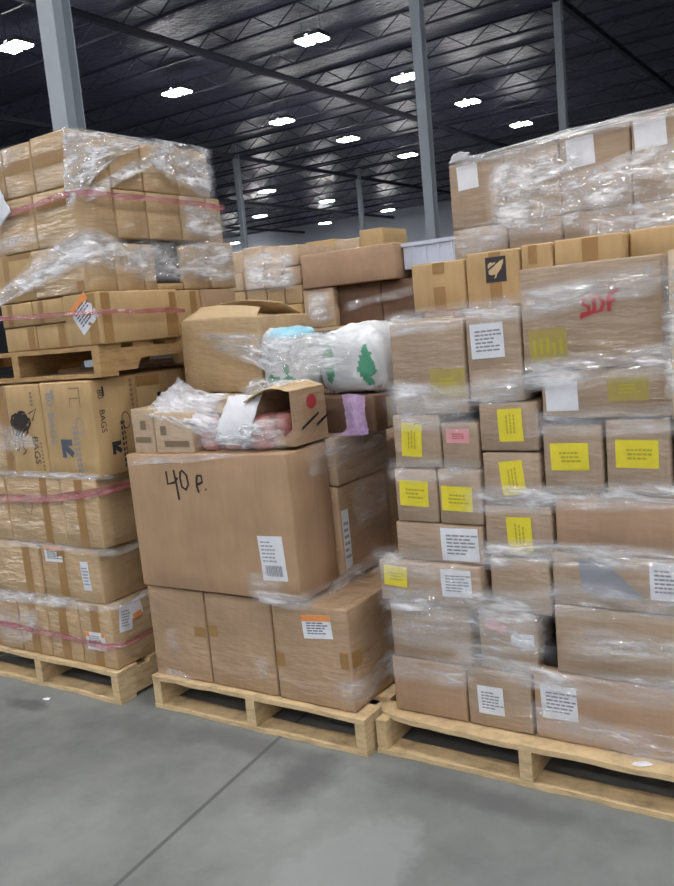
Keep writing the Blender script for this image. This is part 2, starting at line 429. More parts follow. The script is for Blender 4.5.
def carton(label, x0, x1, y0, y1, z0, z1, mat='tan', group=None, rz=0.0, ry=0.0, rx=0.0, dent=0.0025, bulge=0.003, seam=None, name='carton', cat='carton', seed=None):
    """One corrugated carton; x0..z1 its extents. seam: world x of a flap slit on the front face."""
    c = Carton(); w, d, h = x1 - x0, y1 - y0, z1 - z0
    c.w, c.d, c.h, c.x0, c.y0, c.z0 = w, d, h, x0, y0, z0
    sd = seed if seed is not None else random.uniform(0, 100)
    r = min(0.007, w / 6, d / 6, h / 6)
    def lat(L):
        n = max(2, min(9, int(L / 0.06)))
        s = {0.0, L, r, L - r}
        for i in range(1, n): s.add(r + (L - 2 * r) * i / n)
        return s
    xs, ys, zs = lat(w), lat(d), lat(h)
    if seam is not None:
        su = seam - x0
        xs = {v for v in xs if abs(v - su) > 0.008} | {su - 0.002, su, su + 0.002}
    xs, ys, zs = sorted(xs), sorted(ys), sorted(zs)
    def disp(face, u, v):
        U = {'F': w, 'K': w, 'R': d, 'L': d, 'T': w, 'B': w}[face]; V = {'F': h, 'K': h, 'R': h, 'L': h, 'T': d, 'B': d}[face]
        fu, fv = max(0, min(1, u / U)), max(0, min(1, v / V))
        e = math.sin(math.pi * fu) * math.sin(math.pi * fv)
        k = {'F': 1, 'K': 2, 'R': 3, 'L': 4, 'T': 5, 'B': 6}[face]
        n = noise.noise(Vector((u * 6 + sd, v * 6 + k * 7, sd)))
        if face == 'B': return 0.0
        return bulge * e + dent * n * min(1, e * 3)
    c.disp = disp
    bm = bmesh.new(); key = {}
    eps = 1e-9
    def vert(x, y, z):
        k = (round(x, 6), round(y, 6), round(z, 6))
        if k in key: return key[k]
        ex = -1 if x < eps else (1 if x > w - eps else 0); ey = -1 if y < eps else (1 if y > d - eps else 0); ez = -1 if z < eps else (1 if z > h - eps else 0)
        n = abs(ex) + abs(ey) + abs(ez)
        px, py, pz = x, y, z
        if n >= 2:
            q = r * 0.3
            px -= ex * q; py -= ey * q; pz -= ez * q
        elif ey == -1:
            o = disp('F', x, z)
            if seam is not None and abs(x - (seam - x0)) < 1e-6: o -= 0.006
            py -= o
        elif ey == 1: py += disp('K', x, z)
        elif ex == 1: px += disp('R', y, z)
        elif ex == -1: px -= disp('L', y, z)
        elif ez == 1: pz += disp('T', x, y)
        # crumple of whole body for worn cartons
        if dent > 0.006:
            nv = noise.noise_vector(Vector((x * 5 + sd, y * 5, z * 5))) * dent
            if ez == -1: nv.z = 0
            px += nv.x; py += nv.y; pz += nv.z
        vv = bm.verts.new((px - w / 2, py - d / 2, pz)); key[k] = vv
        return vv
    def quad(p):
        bm.faces.new([vert(*q) for q in p])
    for i in range(len(xs) - 1):
        a, b = xs[i], xs[i + 1]
        for j in range(len(zs) - 1):
            e, f = zs[j], zs[j + 1]
            quad([(a, 0, e), (b, 0, e), (b, 0, f), (a, 0, f)]); quad([(a, d, e), (a, d, f), (b, d, f), (b, d, e)])
        for j in range(len(ys) - 1):
            e, f = ys[j], ys[j + 1]
            quad([(a, e, h), (b, e, h), (b, f, h), (a, f, h)]); quad([(a, e, 0), (a, f, 0), (b, f, 0), (b, e, 0)])
    for i in range(len(ys) - 1):
        a, b = ys[i], ys[i + 1]
        for j in range(len(zs) - 1):
            e, f = zs[j], zs[j + 1]
            quad([(w, a, e), (w, b, e), (w, b, f), (w, a, f)]); quad([(0, a, e), (0, a, f), (0, b, f), (0, b, e)])
    for f in bm.faces: f.smooth = True
    me = bpy.data.meshes.new(name); bm.to_mesh(me); bm.free()
    c.o = link(name, me, mat, loc=(x0 + w / 2, y0 + d / 2, z0), rot=(rx, ry, rz))
    tag(c.o, label, cat, group)
    return c

def fpt(c, face, u, v, off):
    o = off + c.disp(face, u, v)
    if face == 'F': return Vector((u - c.w / 2, -c.d / 2 - o, v))
    if face == 'R': return Vector((c.w / 2 + o, u - c.d / 2, v))
    if face == 'L': return Vector((-c.w / 2 - o, u - c.d / 2, v))
    return Vector((u - c.w / 2, v - c.d / 2, c.h + o))

def touv(c, face, a, b):
    if face in ('F',): return a - c.x0, b - c.z0
    if face in ('R', 'L'): return a - c.y0, b - c.z0
    return a - c.x0, b - c.y0

def decal(c, face, a0, a1, b0, b1, mat, name, off=0.0012, ang=0.0, parent=None, curl=0.0, n=5):
    """A thin sheet lying on a face: a0..a1 and b0..b1 are world extents along the face, ang turns it in its plane."""
    u0, v0 = touv(c, face, a0, b0); u1, v1 = touv(c, face, a1, b1)
    cu, cv = (u0 + u1) / 2, (v0 + v1) / 2; hu, hv = (u1 - u0) / 2, (v1 - v0) / 2
    bm = bmesh.new(); ca, sa = math.cos(ang), math.sin(ang)
    top, bot = [], []
    for i in range(n + 1):
        for j in range(n + 1):
            p, q = -hu + 2 * hu * i / n, -hv + 2 * hv * j / n
            u, v = cu + p * ca - q * sa, cv + p * sa + q * ca
            e = curl * ((i / n - .5) ** 2 + (j / n - .5) ** 2) * 2
            top.append(bm.verts.new(fpt(c, face, u, v, off + e))); bot.append(bm.verts.new(fpt(c, face, u, v, off + e - 0.0006)))
    k = n + 1
    for i in range(n):
        for j in range(n):
            bm.faces.new((top[i * k + j], top[(i + 1) * k + j], top[(i + 1) * k + j + 1], top[i * k + j + 1]))
            bm.faces.new((bot[i * k + j], bot[i * k + j + 1], bot[(i + 1) * k + j + 1], bot[(i + 1) * k + j]))
    for i in range(n):
        for (p, q) in ((i * k, (i + 1) * k), (i * k + n, (i + 1) * k + n), (i, i + 1), (n * k + i, n * k + i + 1)):
            bm.faces.new((top[p], top[q], bot[q], bot[p]))
    bmesh.ops.recalc_face_normals(bm, faces=bm.faces)
    me = bpy.data.meshes.new(name); bm.to_mesh(me); bm.free()
    o = link(name, me, mat, parent or c.o)
    return o

def marks(c, face, rects, mat, name, off=0.002, ang=0.0, centre=None, parent=None):
    """Many small printed bars as one print: rects in world face coordinates, turned about centre."""
    bm = bmesh.new(); ca, sa = math.cos(ang), math.sin(ang)
    for (a0, a1, b0, b1) in rects:
        pts = []
        for a, b in ((a0, b0), (a1, b0), (a1, b1), (a0, b1)):
            if centre:
                p, q = a - centre[0], b - centre[1]; a, b = centre[0] + p * ca - q * sa, centre[1] + p * sa + q * ca
            u, v = touv(c, face, a, b); pts.append(bm.verts.new(fpt(c, face, u, v, off)))
        bm.faces.new(pts)
    me = bpy.data.meshes.new(name); bm.to_mesh(me); bm.free()
    return link(name, me, mat, parent or c.o)

def strokes(c, face, lines, width, mat, name, off=0.0016, parent=None):
    """Hand-drawn or printed strokes: each line a list of world face points."""
    bm = bmesh.new()
    for ln in lines:
        pts = [Vector(p) for p in ln]
        L, Rr = [], []
        for i, p in enumerate(pts):
            t = (pts[min(i + 1, len(pts) - 1)] - pts[max(i - 1, 0)])
            if t.length < 1e-9: t = Vector((1, 0))
            t.normalize(); nn = Vector((-t.y, t.x)) * width / 2
            for lst, q in ((L, p + nn), (Rr, p - nn)):
                u, v = touv(c, face, q.x, q.y); lst.append(bm.verts.new(fpt(c, face, u, v, off)))
        for i in range(len(pts) - 1): bm.faces.new((L[i], L[i + 1], Rr[i + 1], Rr[i]))
    me = bpy.data.meshes.new(name); bm.to_mesh(me); bm.free()
    return link(name, me, mat, parent or c.o)

def polys(c, face, plist, mat, name, off=0.0016, parent=None):
    bm = bmesh.new()
    for pl in plist:
        vs = []
        for a, b in pl:
            u, v = touv(c, face, a, b); vs.append(bm.verts.new(fpt(c, face, u, v, off)))
        bm.faces.new(vs)
    me = bpy.data.meshes.new(name); bm.to_mesh(me); bm.free()
    return link(name, me, mat, parent or c.o)

def lettering(c, face, text, a, b, size, mat, name, ang=0.0, off=0.0016, parent=None):
    """Printed words: (a, b) is the start of the baseline in world face coordinates."""
    cu = bpy.data.curves.new('txt', 'FONT'); cu.body = text; cu.size = size; cu.fill_mode = 'FRONT'; cu.resolution_u = 3
    t = bpy.data.objects.new('txt', cu); COL.objects.link(t)
    dg = bpy.context.evaluated_depsgraph_get(); dg.update()
    me = bpy.data.meshes.new_from_object(t.evaluated_get(dg))
    bpy.data.objects.remove(t); bpy.data.curves.remove(cu)
    me.materials.clear()
    ca, sa = math.cos(ang), math.sin(ang)
    for v in me.vertices:
        p, q = v.co.x, v.co.y
        u, w = touv(c, face, a + p * ca - q * sa, b + p * sa + q * ca)
        v.co = fpt(c, face, u, w, off)
    me.name = name
    return link(name, me, mat, parent or c.o)

def tape(c, face='F', pos=None, w=0.05, v0=None, v1=None):
    """A strip of brown tape up a face; pos = its centre along the face in world units."""
    if face == 'F':
        pos = c.x0 + c.w / 2 if pos is None else pos
        lo, hi = c.z0 + 0.004 if v0 is None else v0, c.z0 + c.h - 0.004 if v1 is None else v1
        decal(c, 'F', pos - w / 2, pos + w / 2, lo, hi, 'tape', 'packing_tape')
    elif face == 'R':
        pos = c.y0 + c.d / 2 if pos is None else pos
        lo, hi = c.z0 + 0.004 if v0 is None else v0, c.z0 + c.h - 0.004 if v1 is None else v1
        decal(c, 'R', pos - w / 2, pos + w / 2, lo, hi, 'tape', 'packing_tape')
    elif face == 'T':
        pos = c.x0 + c.w / 2 if pos is None else pos
        decal(c, 'T', pos - w / 2, pos + w / 2, c.y0 + .004, c.y0 + c.d - .004, 'tape', 'packing_tape')

def ship_label(c, face, a0, a1, b0, b1, ang=0.0, header=None, mat='white', ink='ink_grey', style='lines', curl=0.0, seed=0):
    """White shipping label with its print (lines of type and a bar code)."""
    rnd = random.Random(seed + int(a0 * 1000))
    nm = {'yellow': 'yellow_label', 'yellow_dull': 'yellow_label', 'pink': 'pink_label'}.get(mat, 'shipping_label')
    o = decal(c, face, a0, a1, b0, b1, mat, nm, ang=ang, curl=curl)
    ctr = ((a0 + a1) / 2, (b0 + b1) / 2); W_, H_ = a1 - a0, b1 - b0
    R_ = []
    if style == 'lines':
        y = b1 - H_ * 0.12
        while y > b0 + H_ * 0.42:
            x = a0 + W_ * .1; e = a0 + W_ * rnd.uniform(.45, .92)
            while x < e:
                l = W_ * rnd.uniform(.06, .16); R_.append((x, min(x + l, a1 - W_ * .06), y - H_ * .03, y)); x += l + W_ * .03
            y -= H_ * .085
        x = a0 + W_ * .15
        while x < a1 - W_ * .15:
            l = W_ * rnd.uniform(.012, .04); R_.append((x, x + l, b0 + H_ * .1, b0 + H_ * .34)); x += l + W_ * rnd.uniform(.012, .03)
    elif style == 'few':
        for k in range(3):
            y = b0 + H_ * (.66 - k * .15); x = a0 + W_ * rnd.uniform(.22, .3); e = a1 - W_ * rnd.uniform(.2, .32)
            while x < e:
                l = W_ * rnd.uniform(.05, .12); R_.append((x, x + l, y - H_ * .05, y + H_ * .02)); x += l + W_ * .025
    elif style == 'fewv':
        for k in range(3):
            x = a0 + W_ * (.36 + k * .15); y = b0 + H_ * .25; e = b1 - H_ * .25
            while y < e:
                l = H_ * rnd.uniform(.05, .12); R_.append((x - W_ * .03, x + W_ * .03, y, y + l)); y += l + H_ * .025
    elif style == 'block':
        y = b1 - H_ * .2
        for k in range(6):
            x = a0 + W_ * .15; e = a0 + W_ * rnd.uniform(.6, .88)
            while x < e:
                l = W_ * rnd.uniform(.08, .2); R_.append((x, x + l, y - H_ * .05, y)); x += l + W_ * .03
            y -= H_ * .11
    elif style == 'tall':
        x = a0 + W_ * .12
        for k in range(5):
            hgt = rnd.uniform(.35, .55); s0 = rnd.uniform(.1, .3)
            R_.append((x, x + W_ * .07, b0 + H_ * s0, b0 + H_ * (s0 + hgt))); x += W_ * .17
    if R_: marks(c, face, R_, ink, 'label_print', ang=ang, centre=ctr, parent=o)
    if header:
        hw = H_ * .26
        p = []
        marks(c, face, [(a0, a1, b1 - hw, b1)], header, 'label_header', off=0.0019, ang=ang, centre=ctr, parent=o)
    return o

# ------------------------------------------------------------------ stretch film
def film_band(path, zlo, zhi, mat='film', out=0.012, amp=0.008, ragged=0.012, seed=0, parent=None, name='film_band', du=0.018, dv=0.011, ed=(0.0, 0.0), ends=True):
    """A band of film along path (x, y points); zlo and zhi give its lower and upper edge at those points."""
    pts = [Vector(p) for p in path]
    seg = [(pts[i + 1] - pts[i]).length for i in range(len(pts) - 1)]; L = sum(seg)
    nu = max(6, int(L / du)); hm = max(b - a for a, b in zip(zlo, zhi)); nv = max(3, int(hm / dv))
    bm = bmesh.new(); uvl = bm.loops.layers.uv.new('UVMap'); fl = bm.verts.layers.float.new('fade'); g = []; uvs = {}
    def at(s):
        acc = 0
        for i, l in enumerate(seg):
            if s <= acc + l or i == len(seg) - 1:
                t = max(0, min(1, (s - acc) / l)); return pts[i].lerp(pts[i + 1], t), zlo[i] * (1 - t) + zlo[i + 1] * t, zhi[i] * (1 - t) + zhi[i + 1] * t
            acc += l
    for i in range(nu + 1):
        s = L * i / nu
        p, a, b = at(s)
        q0, q1 = at(max(0, s - 0.035))[0], at(min(L, s + 0.035))[0]
        t = (q1 - q0).normalized(); nrm = Vector((t.y, -t.x))
        a += ragged * noise.noise(Vector((s * 7, seed, 1))); b += ragged * noise.noise(Vector((s * 7, seed, 5)))
        col = []
        for j in range(nv + 1):
            v = j / nv; z = a + (b - a) * v
            # wrinkles run along a slant
            k = (s * 1.0 + z * 2.2)
            w = abs(noise.noise(Vector((s * 9 + z * 3, (z - s * 0.35) * 34, seed)))) + 0.5 * noise.noise(Vector((s * 22, z * 60, seed + 3)))
            edge = math.exp(-(v * (b - a) / 0.012) ** 2) + math.exp(-((1 - v) * (b - a) / 0.012) ** 2)
            o = max(0.004, out + amp * (0.6 - w)) + 0.004 * edge
            P = p + nrm * o
            vt = bm.verts.new((P.x, P.y, z)); uvs[vt] = (s, z); col.append(vt)
            ss = lambda t: max(0, min(1, t)) ** 2 * (3 - 2 * max(0, min(1, t)))
            fd = (ed[0] + (1 - ed[0]) * ss(v / 0.3)) * (ed[1] + (1 - ed[1]) * ss((1 - v) / 0.3))
            if ends: fd *= ss(s / 0.08 + .02) * ss((L - s) / 0.08 + .02)
            vt[fl] = fd
        g.append(col)
    for i in range(nu):
        for j in range(nv):
            f = bm.faces.new((g[i][j], g[i + 1][j], g[i + 1][j + 1], g[i][j + 1])); f.smooth = True
            for lp in f.loops: lp[uvl].uv = uvs[lp.vert]
    me = bpy.data.meshes.new(name); bm.to_mesh(me); bm.free()
    return link(name, me, mat, parent)

def film_sheet(P, mat='film', amp=0.012, n=(24, 16), seed=0, parent=None, name='film_sheet', freq=14, slant=1.0, solid=True, ed=(0, 0, 0, 0)):
    # ed: how solid the first row, last row, first column and last column borders stay (film sheets feather, paper does not)
    """A loose sheet: P is a grid of 3-D points (rows), smoothly interpolated and wrinkled."""
    R_, C_ = len(P), len(P[0]); bm = bmesh.new(); uvl = bm.loops.layers.uv.new('UVMap'); fl = bm.verts.layers.float.new('fade'); g = []; uvs = {}
    def cr(a, b, c_, d, t):
        return 0.5 * ((2 * b) + (c_ - a) * t + (2 * a - 5 * b + 4 * c_ - d) * t * t + (3 * b - a - 3 * c_ + d) * t ** 3)
    def samp(lst, x):
        i = min(int(x), len(lst) - 2); t = x - i
        a = lst[max(0, i - 1)]; b = lst[i]; c_ = lst[i + 1]; d = lst[min(len(lst) - 1, i + 2)]
        return cr(a, b, c_, d, t)
    PV = [[Vector(q) for q in row] for row in P]
    for i in range(n[0] + 1):
        col = []
        for j in range(n[1] + 1):
            u, v = i / n[0] * (C_ - 1), j / n[1] * (R_ - 1)
            rows = [samp(r, u) for r in PV]; q = samp(rows, v)
            w = noise.noise_vector(Vector((u * freq * .25 + v * slant * 2, v * freq - u * slant * 2, seed + 1.3)))
            q = q + w * amp
            vt = bm.verts.new(q); uvs[vt] = (u * .22, v * .2); col.append(vt)
            ss = lambda t: max(0, min(1, t)) ** 2 * (3 - 2 * max(0, min(1, t)))
            fu, fv = i / n[0], j / n[1]
            vt[fl] = 1.0 if solid else (ed[0] + (1 - ed[0]) * ss(fv / .25)) * (ed[1] + (1 - ed[1]) * ss((1 - fv) / .25)) * (ed[2] + (1 - ed[2]) * ss(fu / .2)) * (ed[3] + (1 - ed[3]) * ss((1 - fu) / .2))
        g.append(col)
    for i in range(n[0]):
        for j in range(n[1]):
            f = bm.faces.new((g[i][j], g[i + 1][j], g[i + 1][j + 1], g[i][j + 1])); f.smooth = True
            for lp in f.loops: lp[uvl].uv = uvs[lp.vert]
    me = bpy.data.meshes.new(name); bm.to_mesh(me); bm.free()
    return link(name, me, mat, parent)

# ================================================================== LEFT STACK, lower load
G = 'cartons on the lower pallet of the left stack'
Y0 = 2.262
# bottom layer: narrow taped cartons
for i, (a, b, lab) in enumerate([(-2.918, -2.712, 'narrow carton at the corner of the left pallet, bottom layer, with orange-topped label'),
                                 (-3.127, -2.922, 'narrow taped carton second from the corner, bottom layer of left pallet'),
                                 (-3.332, -3.131, 'narrow taped carton third from the corner, bottom layer of left pallet'),
                                 (-3.70, -3.336, 'narrow carton at the picture edge, bottom layer of left pallet')]):
    c = carton(lab, a, b, Y0, Y0 + .46, 0.142, 0.418, 'tan_wrap' if i < 3 else 'brown_wrap', G, rz=random.uniform(-.006, .006))
    tape(c, 'F', w=.055)
    if i == 0:
        ship_label(c, 'F', -2.885, -2.765, .215, .295, 0.05, header='orange', style='block')
        ship_label(c, 'R', 2.30, 2.37, .29, .40, -0.12, style='block')
        decal(c, 'R', 2.36, 2.43, .335, .40, 'white', 'shipping_label', ang=.15)
        decal(c, 'R', 2.375, 2.425, .33, .352, 'orange', 'orange_sticker', off=.002, ang=.15)
# second layer
c = carton('wide carton with narrow white label, second layer of the left pallet', -3.12, -2.745, Y0 + .004, 2.76, .42, .662, 'tan_wrap', G)
tape(c, 'F', -2.985, .05)
ship_label(c, 'F', -2.862, -2.815, .475, .60, .04, style='block')
ship_label(c, 'F', -3.09, -2.975, .585, .655, .03, header='orange', style='block', ink='ink')
c = carton('carton left of the wide labelled one, second layer of the left pallet', -3.70, -3.125, Y0 - .004, 2.76, .42, .66, 'tan_wrap', G)
tape(c, 'F', -3.21, .05)
# third layer
c = carton('plain narrow carton at the corner, third layer of left pallet under the pink strap', -2.912, -2.69, Y0 - .006, 2.76, .664, .958, 'tan_wrap', G)
tape(c, 'F', -2.80, .05)
c = carton('carton with a faint pen scrawl, third layer of left pallet under the pink strap', -3.29, -2.917, Y0, 2.76, .664, .958, 'tan_wrap', G)
tape(c, 'F', -3.03, .045)
strokes(c, 'F', [[(-3.16, .86), (-3.18, .83), (-3.16, .80), (-3.13, .79)]], .007, 'ink_faint', 'pen_scrawl')
strokes(c, 'F', [[(-3.13, .86), (-3.115, .83), (-3.13, .80)]], .007, 'ink_faint', 'pen_scrawl')
c = carton('carton at the picture edge, third layer of left pallet under the pink strap', -3.70, -3.295, Y0, 2.76, .664, .956, 'tan_wrap', G)
# printed layer
def printed(c, face, a, top, wd, flip=False, dark='ink_blue', ink='ink_grey'):
    """The arrow-logo print: words turned on end, arrow, ring and small print; a = left edge, wd = print width."""
    z = top
    lettering(c, face, '80', a + wd * .10, z - .02, wd * .30, ink, 'print_words', -math.pi / 2 + .0)
    lettering(c, face, 'BAGS', a + wd * .10, z - .10, wd * .30, ink, 'print_words', -math.pi / 2)
    s = wd * .40; ox, oz = a + wd * .42, z - .29
    arrow = [[(ox, oz), (ox + s * .32, oz), (ox + s * .32, oz + s * .36), (ox + s * .78, oz), (ox + s * 1.0, oz + s * .3), (ox + s * .52, oz + s * .66), (ox + s * .92, oz + s * .66), (ox + s * .92, oz + s), (ox, oz + s)]]
    polys(c, face, arrow, dark, 'arrow_logo')
    L_ = []
    for k in range(9):
        y0 = z - .16 - k * .022
        L_.append((a + wd * .86, a + wd * .93, y0 - .014, y0))
        L_.append((a + wd * .97, a + wd * 1.02, y0 - .012, y0 + .002))
    marks(c, face, L_, ink, 'small_print')
    ring = [(a + wd * 1.1 + .022 * math.cos(t * .4), z - .16 + .034 * math.sin(t * .4)) for t in range(17)]
    strokes(c, face, [ring], .004, ink, 'ring_mark')
    marks(c, face, [(a + wd * .28, a + wd * .36, z - .05, z - .01)], ink, 'small_print')
G2 = 'printed cartons with arrow logos'
YP = 2.258
c = carton('printed carton with slate arrow logo on its front and side, corner of left stack', -2.962, -2.652, YP, 2.50, .962, 1.355, 'tan', G2, bulge=.004)
printed(c, 'F', -2.945, 1.335, .19)
printed(c, 'R', 2.275, 1.335, .13, dark='ink', ink='ink')
marks(c, 'R', [(2.46, 2.475, 1.34 - k * .02 - .013, 1.34 - k * .02) for k in range(14)], 'ink_faint', 'small_print')
marks(c, 'F', [(-2.78, -2.72, 1.325, 1.33), (-2.78, -2.72, 1.285, 1.29), (-2.72, -2.716, 1.25, 1.33), (-2.78, -2.776, 1.25, 1.29)], 'ink_faint', 'handling_box')
c = carton('printed carton with scribbled-out black ink blot, left of the arrow logo carton', -3.195, -2.966, YP, 2.5, .962, 1.352, 'tan', G2)
bl = []
rr = random.Random(3)
for k in range(9):
    cx, cz = -3.105 + rr.uniform(-.025, .025), 1.185 + rr.uniform(-.03, .03); ph = rr.uniform(0, 6)
    bl.append([(cx + .05 * math.cos(ph + t * .7) * (1 - t * .03), cz + .026 * math.sin(ph + t * .9)) for t in range(14)])
strokes(c, 'F', bl, .011, 'marker', 'ink_scribble')
strokes(c, 'F', [[(-3.165, 1.12), (-3.17, 1.09), (-3.15, 1.07), (-3.135, 1.09), (-3.15, 1.115)], [(-3.125, 1.12), (-3.10, 1.115), (-3.115, 1.09), (-3.095, 1.07), (-3.12, 1.055)]], .006, 'marker', 'handwriting')
strokes(c, 'F', [[(-3.18, 1.20), (-3.165, 1.13)]], .006, 'marker', 'pen_mark')
strokes(c, 'F', [[(-3.05, 1.23), (-3.0, 1.25), (-3.03, 1.2)]], .006, 'marker', 'pen_mark')
lettering(c, 'F', 'BAGS', -3.045, 1.135, .05, 'ink', 'print_words', -math.pi / 2)
marks(c, 'F', [(-3.03, -3.015, 1.31 - k * .016, 1.32 - k * .016) for k in range(4)] + [(-3.0, -2.99, 1.10 - k * .016, 1.108 - k * .016) for k in range(8)], 'ink_faint', 'small_print')
c = carton('carton at the picture edge beside the ink-blotted carton', -3.66, -3.2, YP, 2.5, .962, 1.35, 'tan_wrap', G2)
tape(c, 'F', -3.225, .04)
c = carton('printed carton with dark arrow high on its side, behind the corner carton', -2.97, -2.66, 2.505, 2.80, .962, 1.356, 'tan', G2)
marks(c, 'R', [(2.51, 2.64, 1.30, 1.345)], 'tape', 'packing_tape')
ox, oz, s = 2.62, 1.165, .10
polys(c, 'R', [[(ox, oz + s), (ox + s * .3, oz + s), (ox + s * .3, oz + s * .5), (ox + s * .75, oz + s), (ox + s, oz + s * .75), (ox + s * .55, oz + s * .3), (ox + s * .95, oz + s * .3), (ox + s * .95, oz), (ox, oz)]], 'ink', 'arrow_logo')
c = carton('rearmost printed carton on the side of the left stack', -2.97, -2.66, 2.805, 3.10, .962, 1.354, 'brown', G2)
G3 = 'rear cartons of the left stack'
carton('rear carton low inside the left stack behind the front layers', -3.55, -2.72, 2.80, 3.40, .142, .55, 'brown', G3)
carton('rear carton midway up inside the left stack behind the front layers', -3.55, -2.72, 2.80, 3.40, .552, .956, 'brown', G3)
carton('rear carton carrying the upper pallet at the back of the left stack', -3.55, -2.98, 2.80, 3.40, .958, 1.352, 'brown', G3)

# ================================================================== LEFT STACK, upper load
G = 'cartons on the upper pallet of the left stack'
ZB = 1.490
YU = 2.272
c = carton('long carton with tilted orange-topped label, standing on the upper left pallet', -2.762, -2.562, YU, 2.715, ZB, 1.692, 'tan', G, bulge=.004)
tape(c, 'F', -2.60, .05)
lb = ship_label(c, 'F', -2.705, -2.585, 1.555, 1.675, .62, header='orange', style='block', ink='ink_blue')
tape(c, 'R', 2.31, .045); decal(c, 'R', 2.63, 2.70, 1.50, 1.62, 'tape', 'packing_tape')
decal(c, 'R', 2.66, 2.70, 1.62, 1.68, 'tape', 'packing_tape')
for (a, b, nm) in ((-2.953, -2.766, 'beside the tilted label'), (-3.16, -2.957, 'at the picture edge')):
    c = carton('low taped carton %s, upper of two, on the raised left pallet' % nm, a, b, YU + .002, 2.6, ZB + .102, 1.688, 'tan', G)
    tape(c, 'F', (a + b) / 2 - .04, .03)
    c = carton('low taped carton %s, lower of two, on the raised left pallet' % nm, a, b, YU + .006, 2.6, ZB, ZB + .099, 'tan', G)
    tape(c, 'F', b - .03, .04)
c = carton('carton wrapped round the rear edge of the upper left pallet, first layer', -2.80, -2.60, 2.72, 2.90, ZB, 1.69, 'tan', G)
tape(c, 'R', 2.85, .04)
c = carton('rearmost carton in the first layer of the upper left pallet', -2.80, -2.60, 2.905, 3.12, ZB, 1.69, 'brown', G)
carton('inner carton hidden in the first layer of the upper left pallet', -3.5, -2.81, 2.62, 3.4, ZB, 1.69, 'brown', G3)
# layer 2
c = carton('wide carton half under the diagonal film, second layer of the upper left pallet', -2.918, -2.612, YU, 2.43, 1.694, 1.884, 'tan_wrap', G)
decal(c, 'F', -2.66, -2.62, 1.70, 1.74, 'tape', 'packing_tape')
c = carton('taped carton left of the diagonal film, second layer of the upper left pallet', -3.22, -2.922, YU + .004, 2.6, 1.692, 1.884, 'tan', G)
tape(c, 'F', -3.085, .035); decal(c, 'F', -3.06, -2.93, 1.86, 1.88, 'tape', 'packing_tape')
for (a, b, m, l) in ((2.435, 2.585, 'tan_wrap', 'narrow carton beside the corner carton'), (2.59, 2.66, 'tan_wrap', 'very thin carton beside the black block')):
    carton('%s, second layer of the upper left pallet' % l, -2.90, -2.615, a, b, 1.694, 1.884, m, G)
carton('black block showing through film on the side of the upper left load', -2.90, -2.63, 2.665, 2.82, 1.72, 1.90, 'near_black', G, name='dark_block', cat='bundle', dent=.012)  # dented near-black block set behind the film
carton('flat carton under the black block, side of the upper left load', -2.90, -2.62, 2.665, 2.82, 1.694, 1.722, 'tan', G)
carton('carton right of the black block, second layer of the upper left pallet', -2.90, -2.615, 2.825, 2.995, 1.694, 1.884, 'tan_wrap', G)
c = carton('carton bulging out at the rear edge, second layer of the upper left pallet', -2.88, -2.60, 3.0, 3.16, 1.694, 1.90, 'tan_wrap', G)
carton('inner carton hidden in the second layer of the upper left pallet', -3.5, -2.93, 2.62, 3.3, 1.692, 1.884, 'brown', G3)
# layer 3
for (a, b, l) in ((-2.858, -2.615, 'square carton under the strap at the corner'), (-3.08, -2.862, 'carton behind the white sheet'),):
    c = carton('%s, third layer of the upper left pallet' % l, a, b, YU, 2.47, 1.902 if False else 1.886, 2.098, 'tan_wrap', G)
    decal(c, 'F', a + .02, b - .02, 2.03, 2.06, 'tape', 'packing_tape')
for (a, b, l) in ((2.475, 2.645, 'upright carton behind the corner one'), (2.65, 2.845, 'carton over the black block'), (2.85, 3.02, 'last full carton'), (3.025, 3.12, 'slim leaning carton at the rear edge')):
    carton('%s, side of third layer of the upper left pallet' % l, -2.88, -2.615, a, b, 1.904, 2.098, 'tan_wrap', G)
carton('inner carton hidden in the third layer of the upper left pallet', -3.45, -2.90, 2.5, 3.2, 1.886, 2.096, 'brown', G3)
# layer 4
for (a, b, h, l) in ((-2.828, -2.618, 2.305, 'corner carton at the very top'), (-3.01, -2.832, 2.298, 'carton second from the corner'), (-3.2, -3.014, 2.296, 'carton cut off by the picture edge')):
    c = carton('%s of the left stack, top layer facing the aisle' % l, a, b, YU, 2.47, 2.10, h, 'tan_wrap', G)
    decal(c, 'F', a + .01, b - .01, 2.19, 2.235, 'tape', 'packing_tape')
for (a, b, h, l) in ((2.475, 2.65, 2.308, 'bare-topped carton behind the corner one'), (2.655, 2.86, 2.30, 'carton above the black block'), (2.865, 3.07, 2.302, 'last carton at the rear edge')):
    carton('%s, side of top layer of the left stack' % l, -2.88, -2.62, a, b, 2.10, h, 'tan_wrap', G)
carton('inner carton hidden in the top layer of the left stack', -3.4, -2.9, 2.5, 3.05, 2.10, 2.28, 'brown', G3)

# films and straps of the left stack
XS = -2.60
fr = empty('stretch_film', (-2.61, 2.26, 1.5), 'clear stretch film wound over the top of the left stack, glossy and wrinkled', 'stretch film', 'stretch film wraps')
def kid(o, root):
    o.parent = root; o.matrix_parent_inverse = Matrix.Translation(root.location).inverted()
    return o
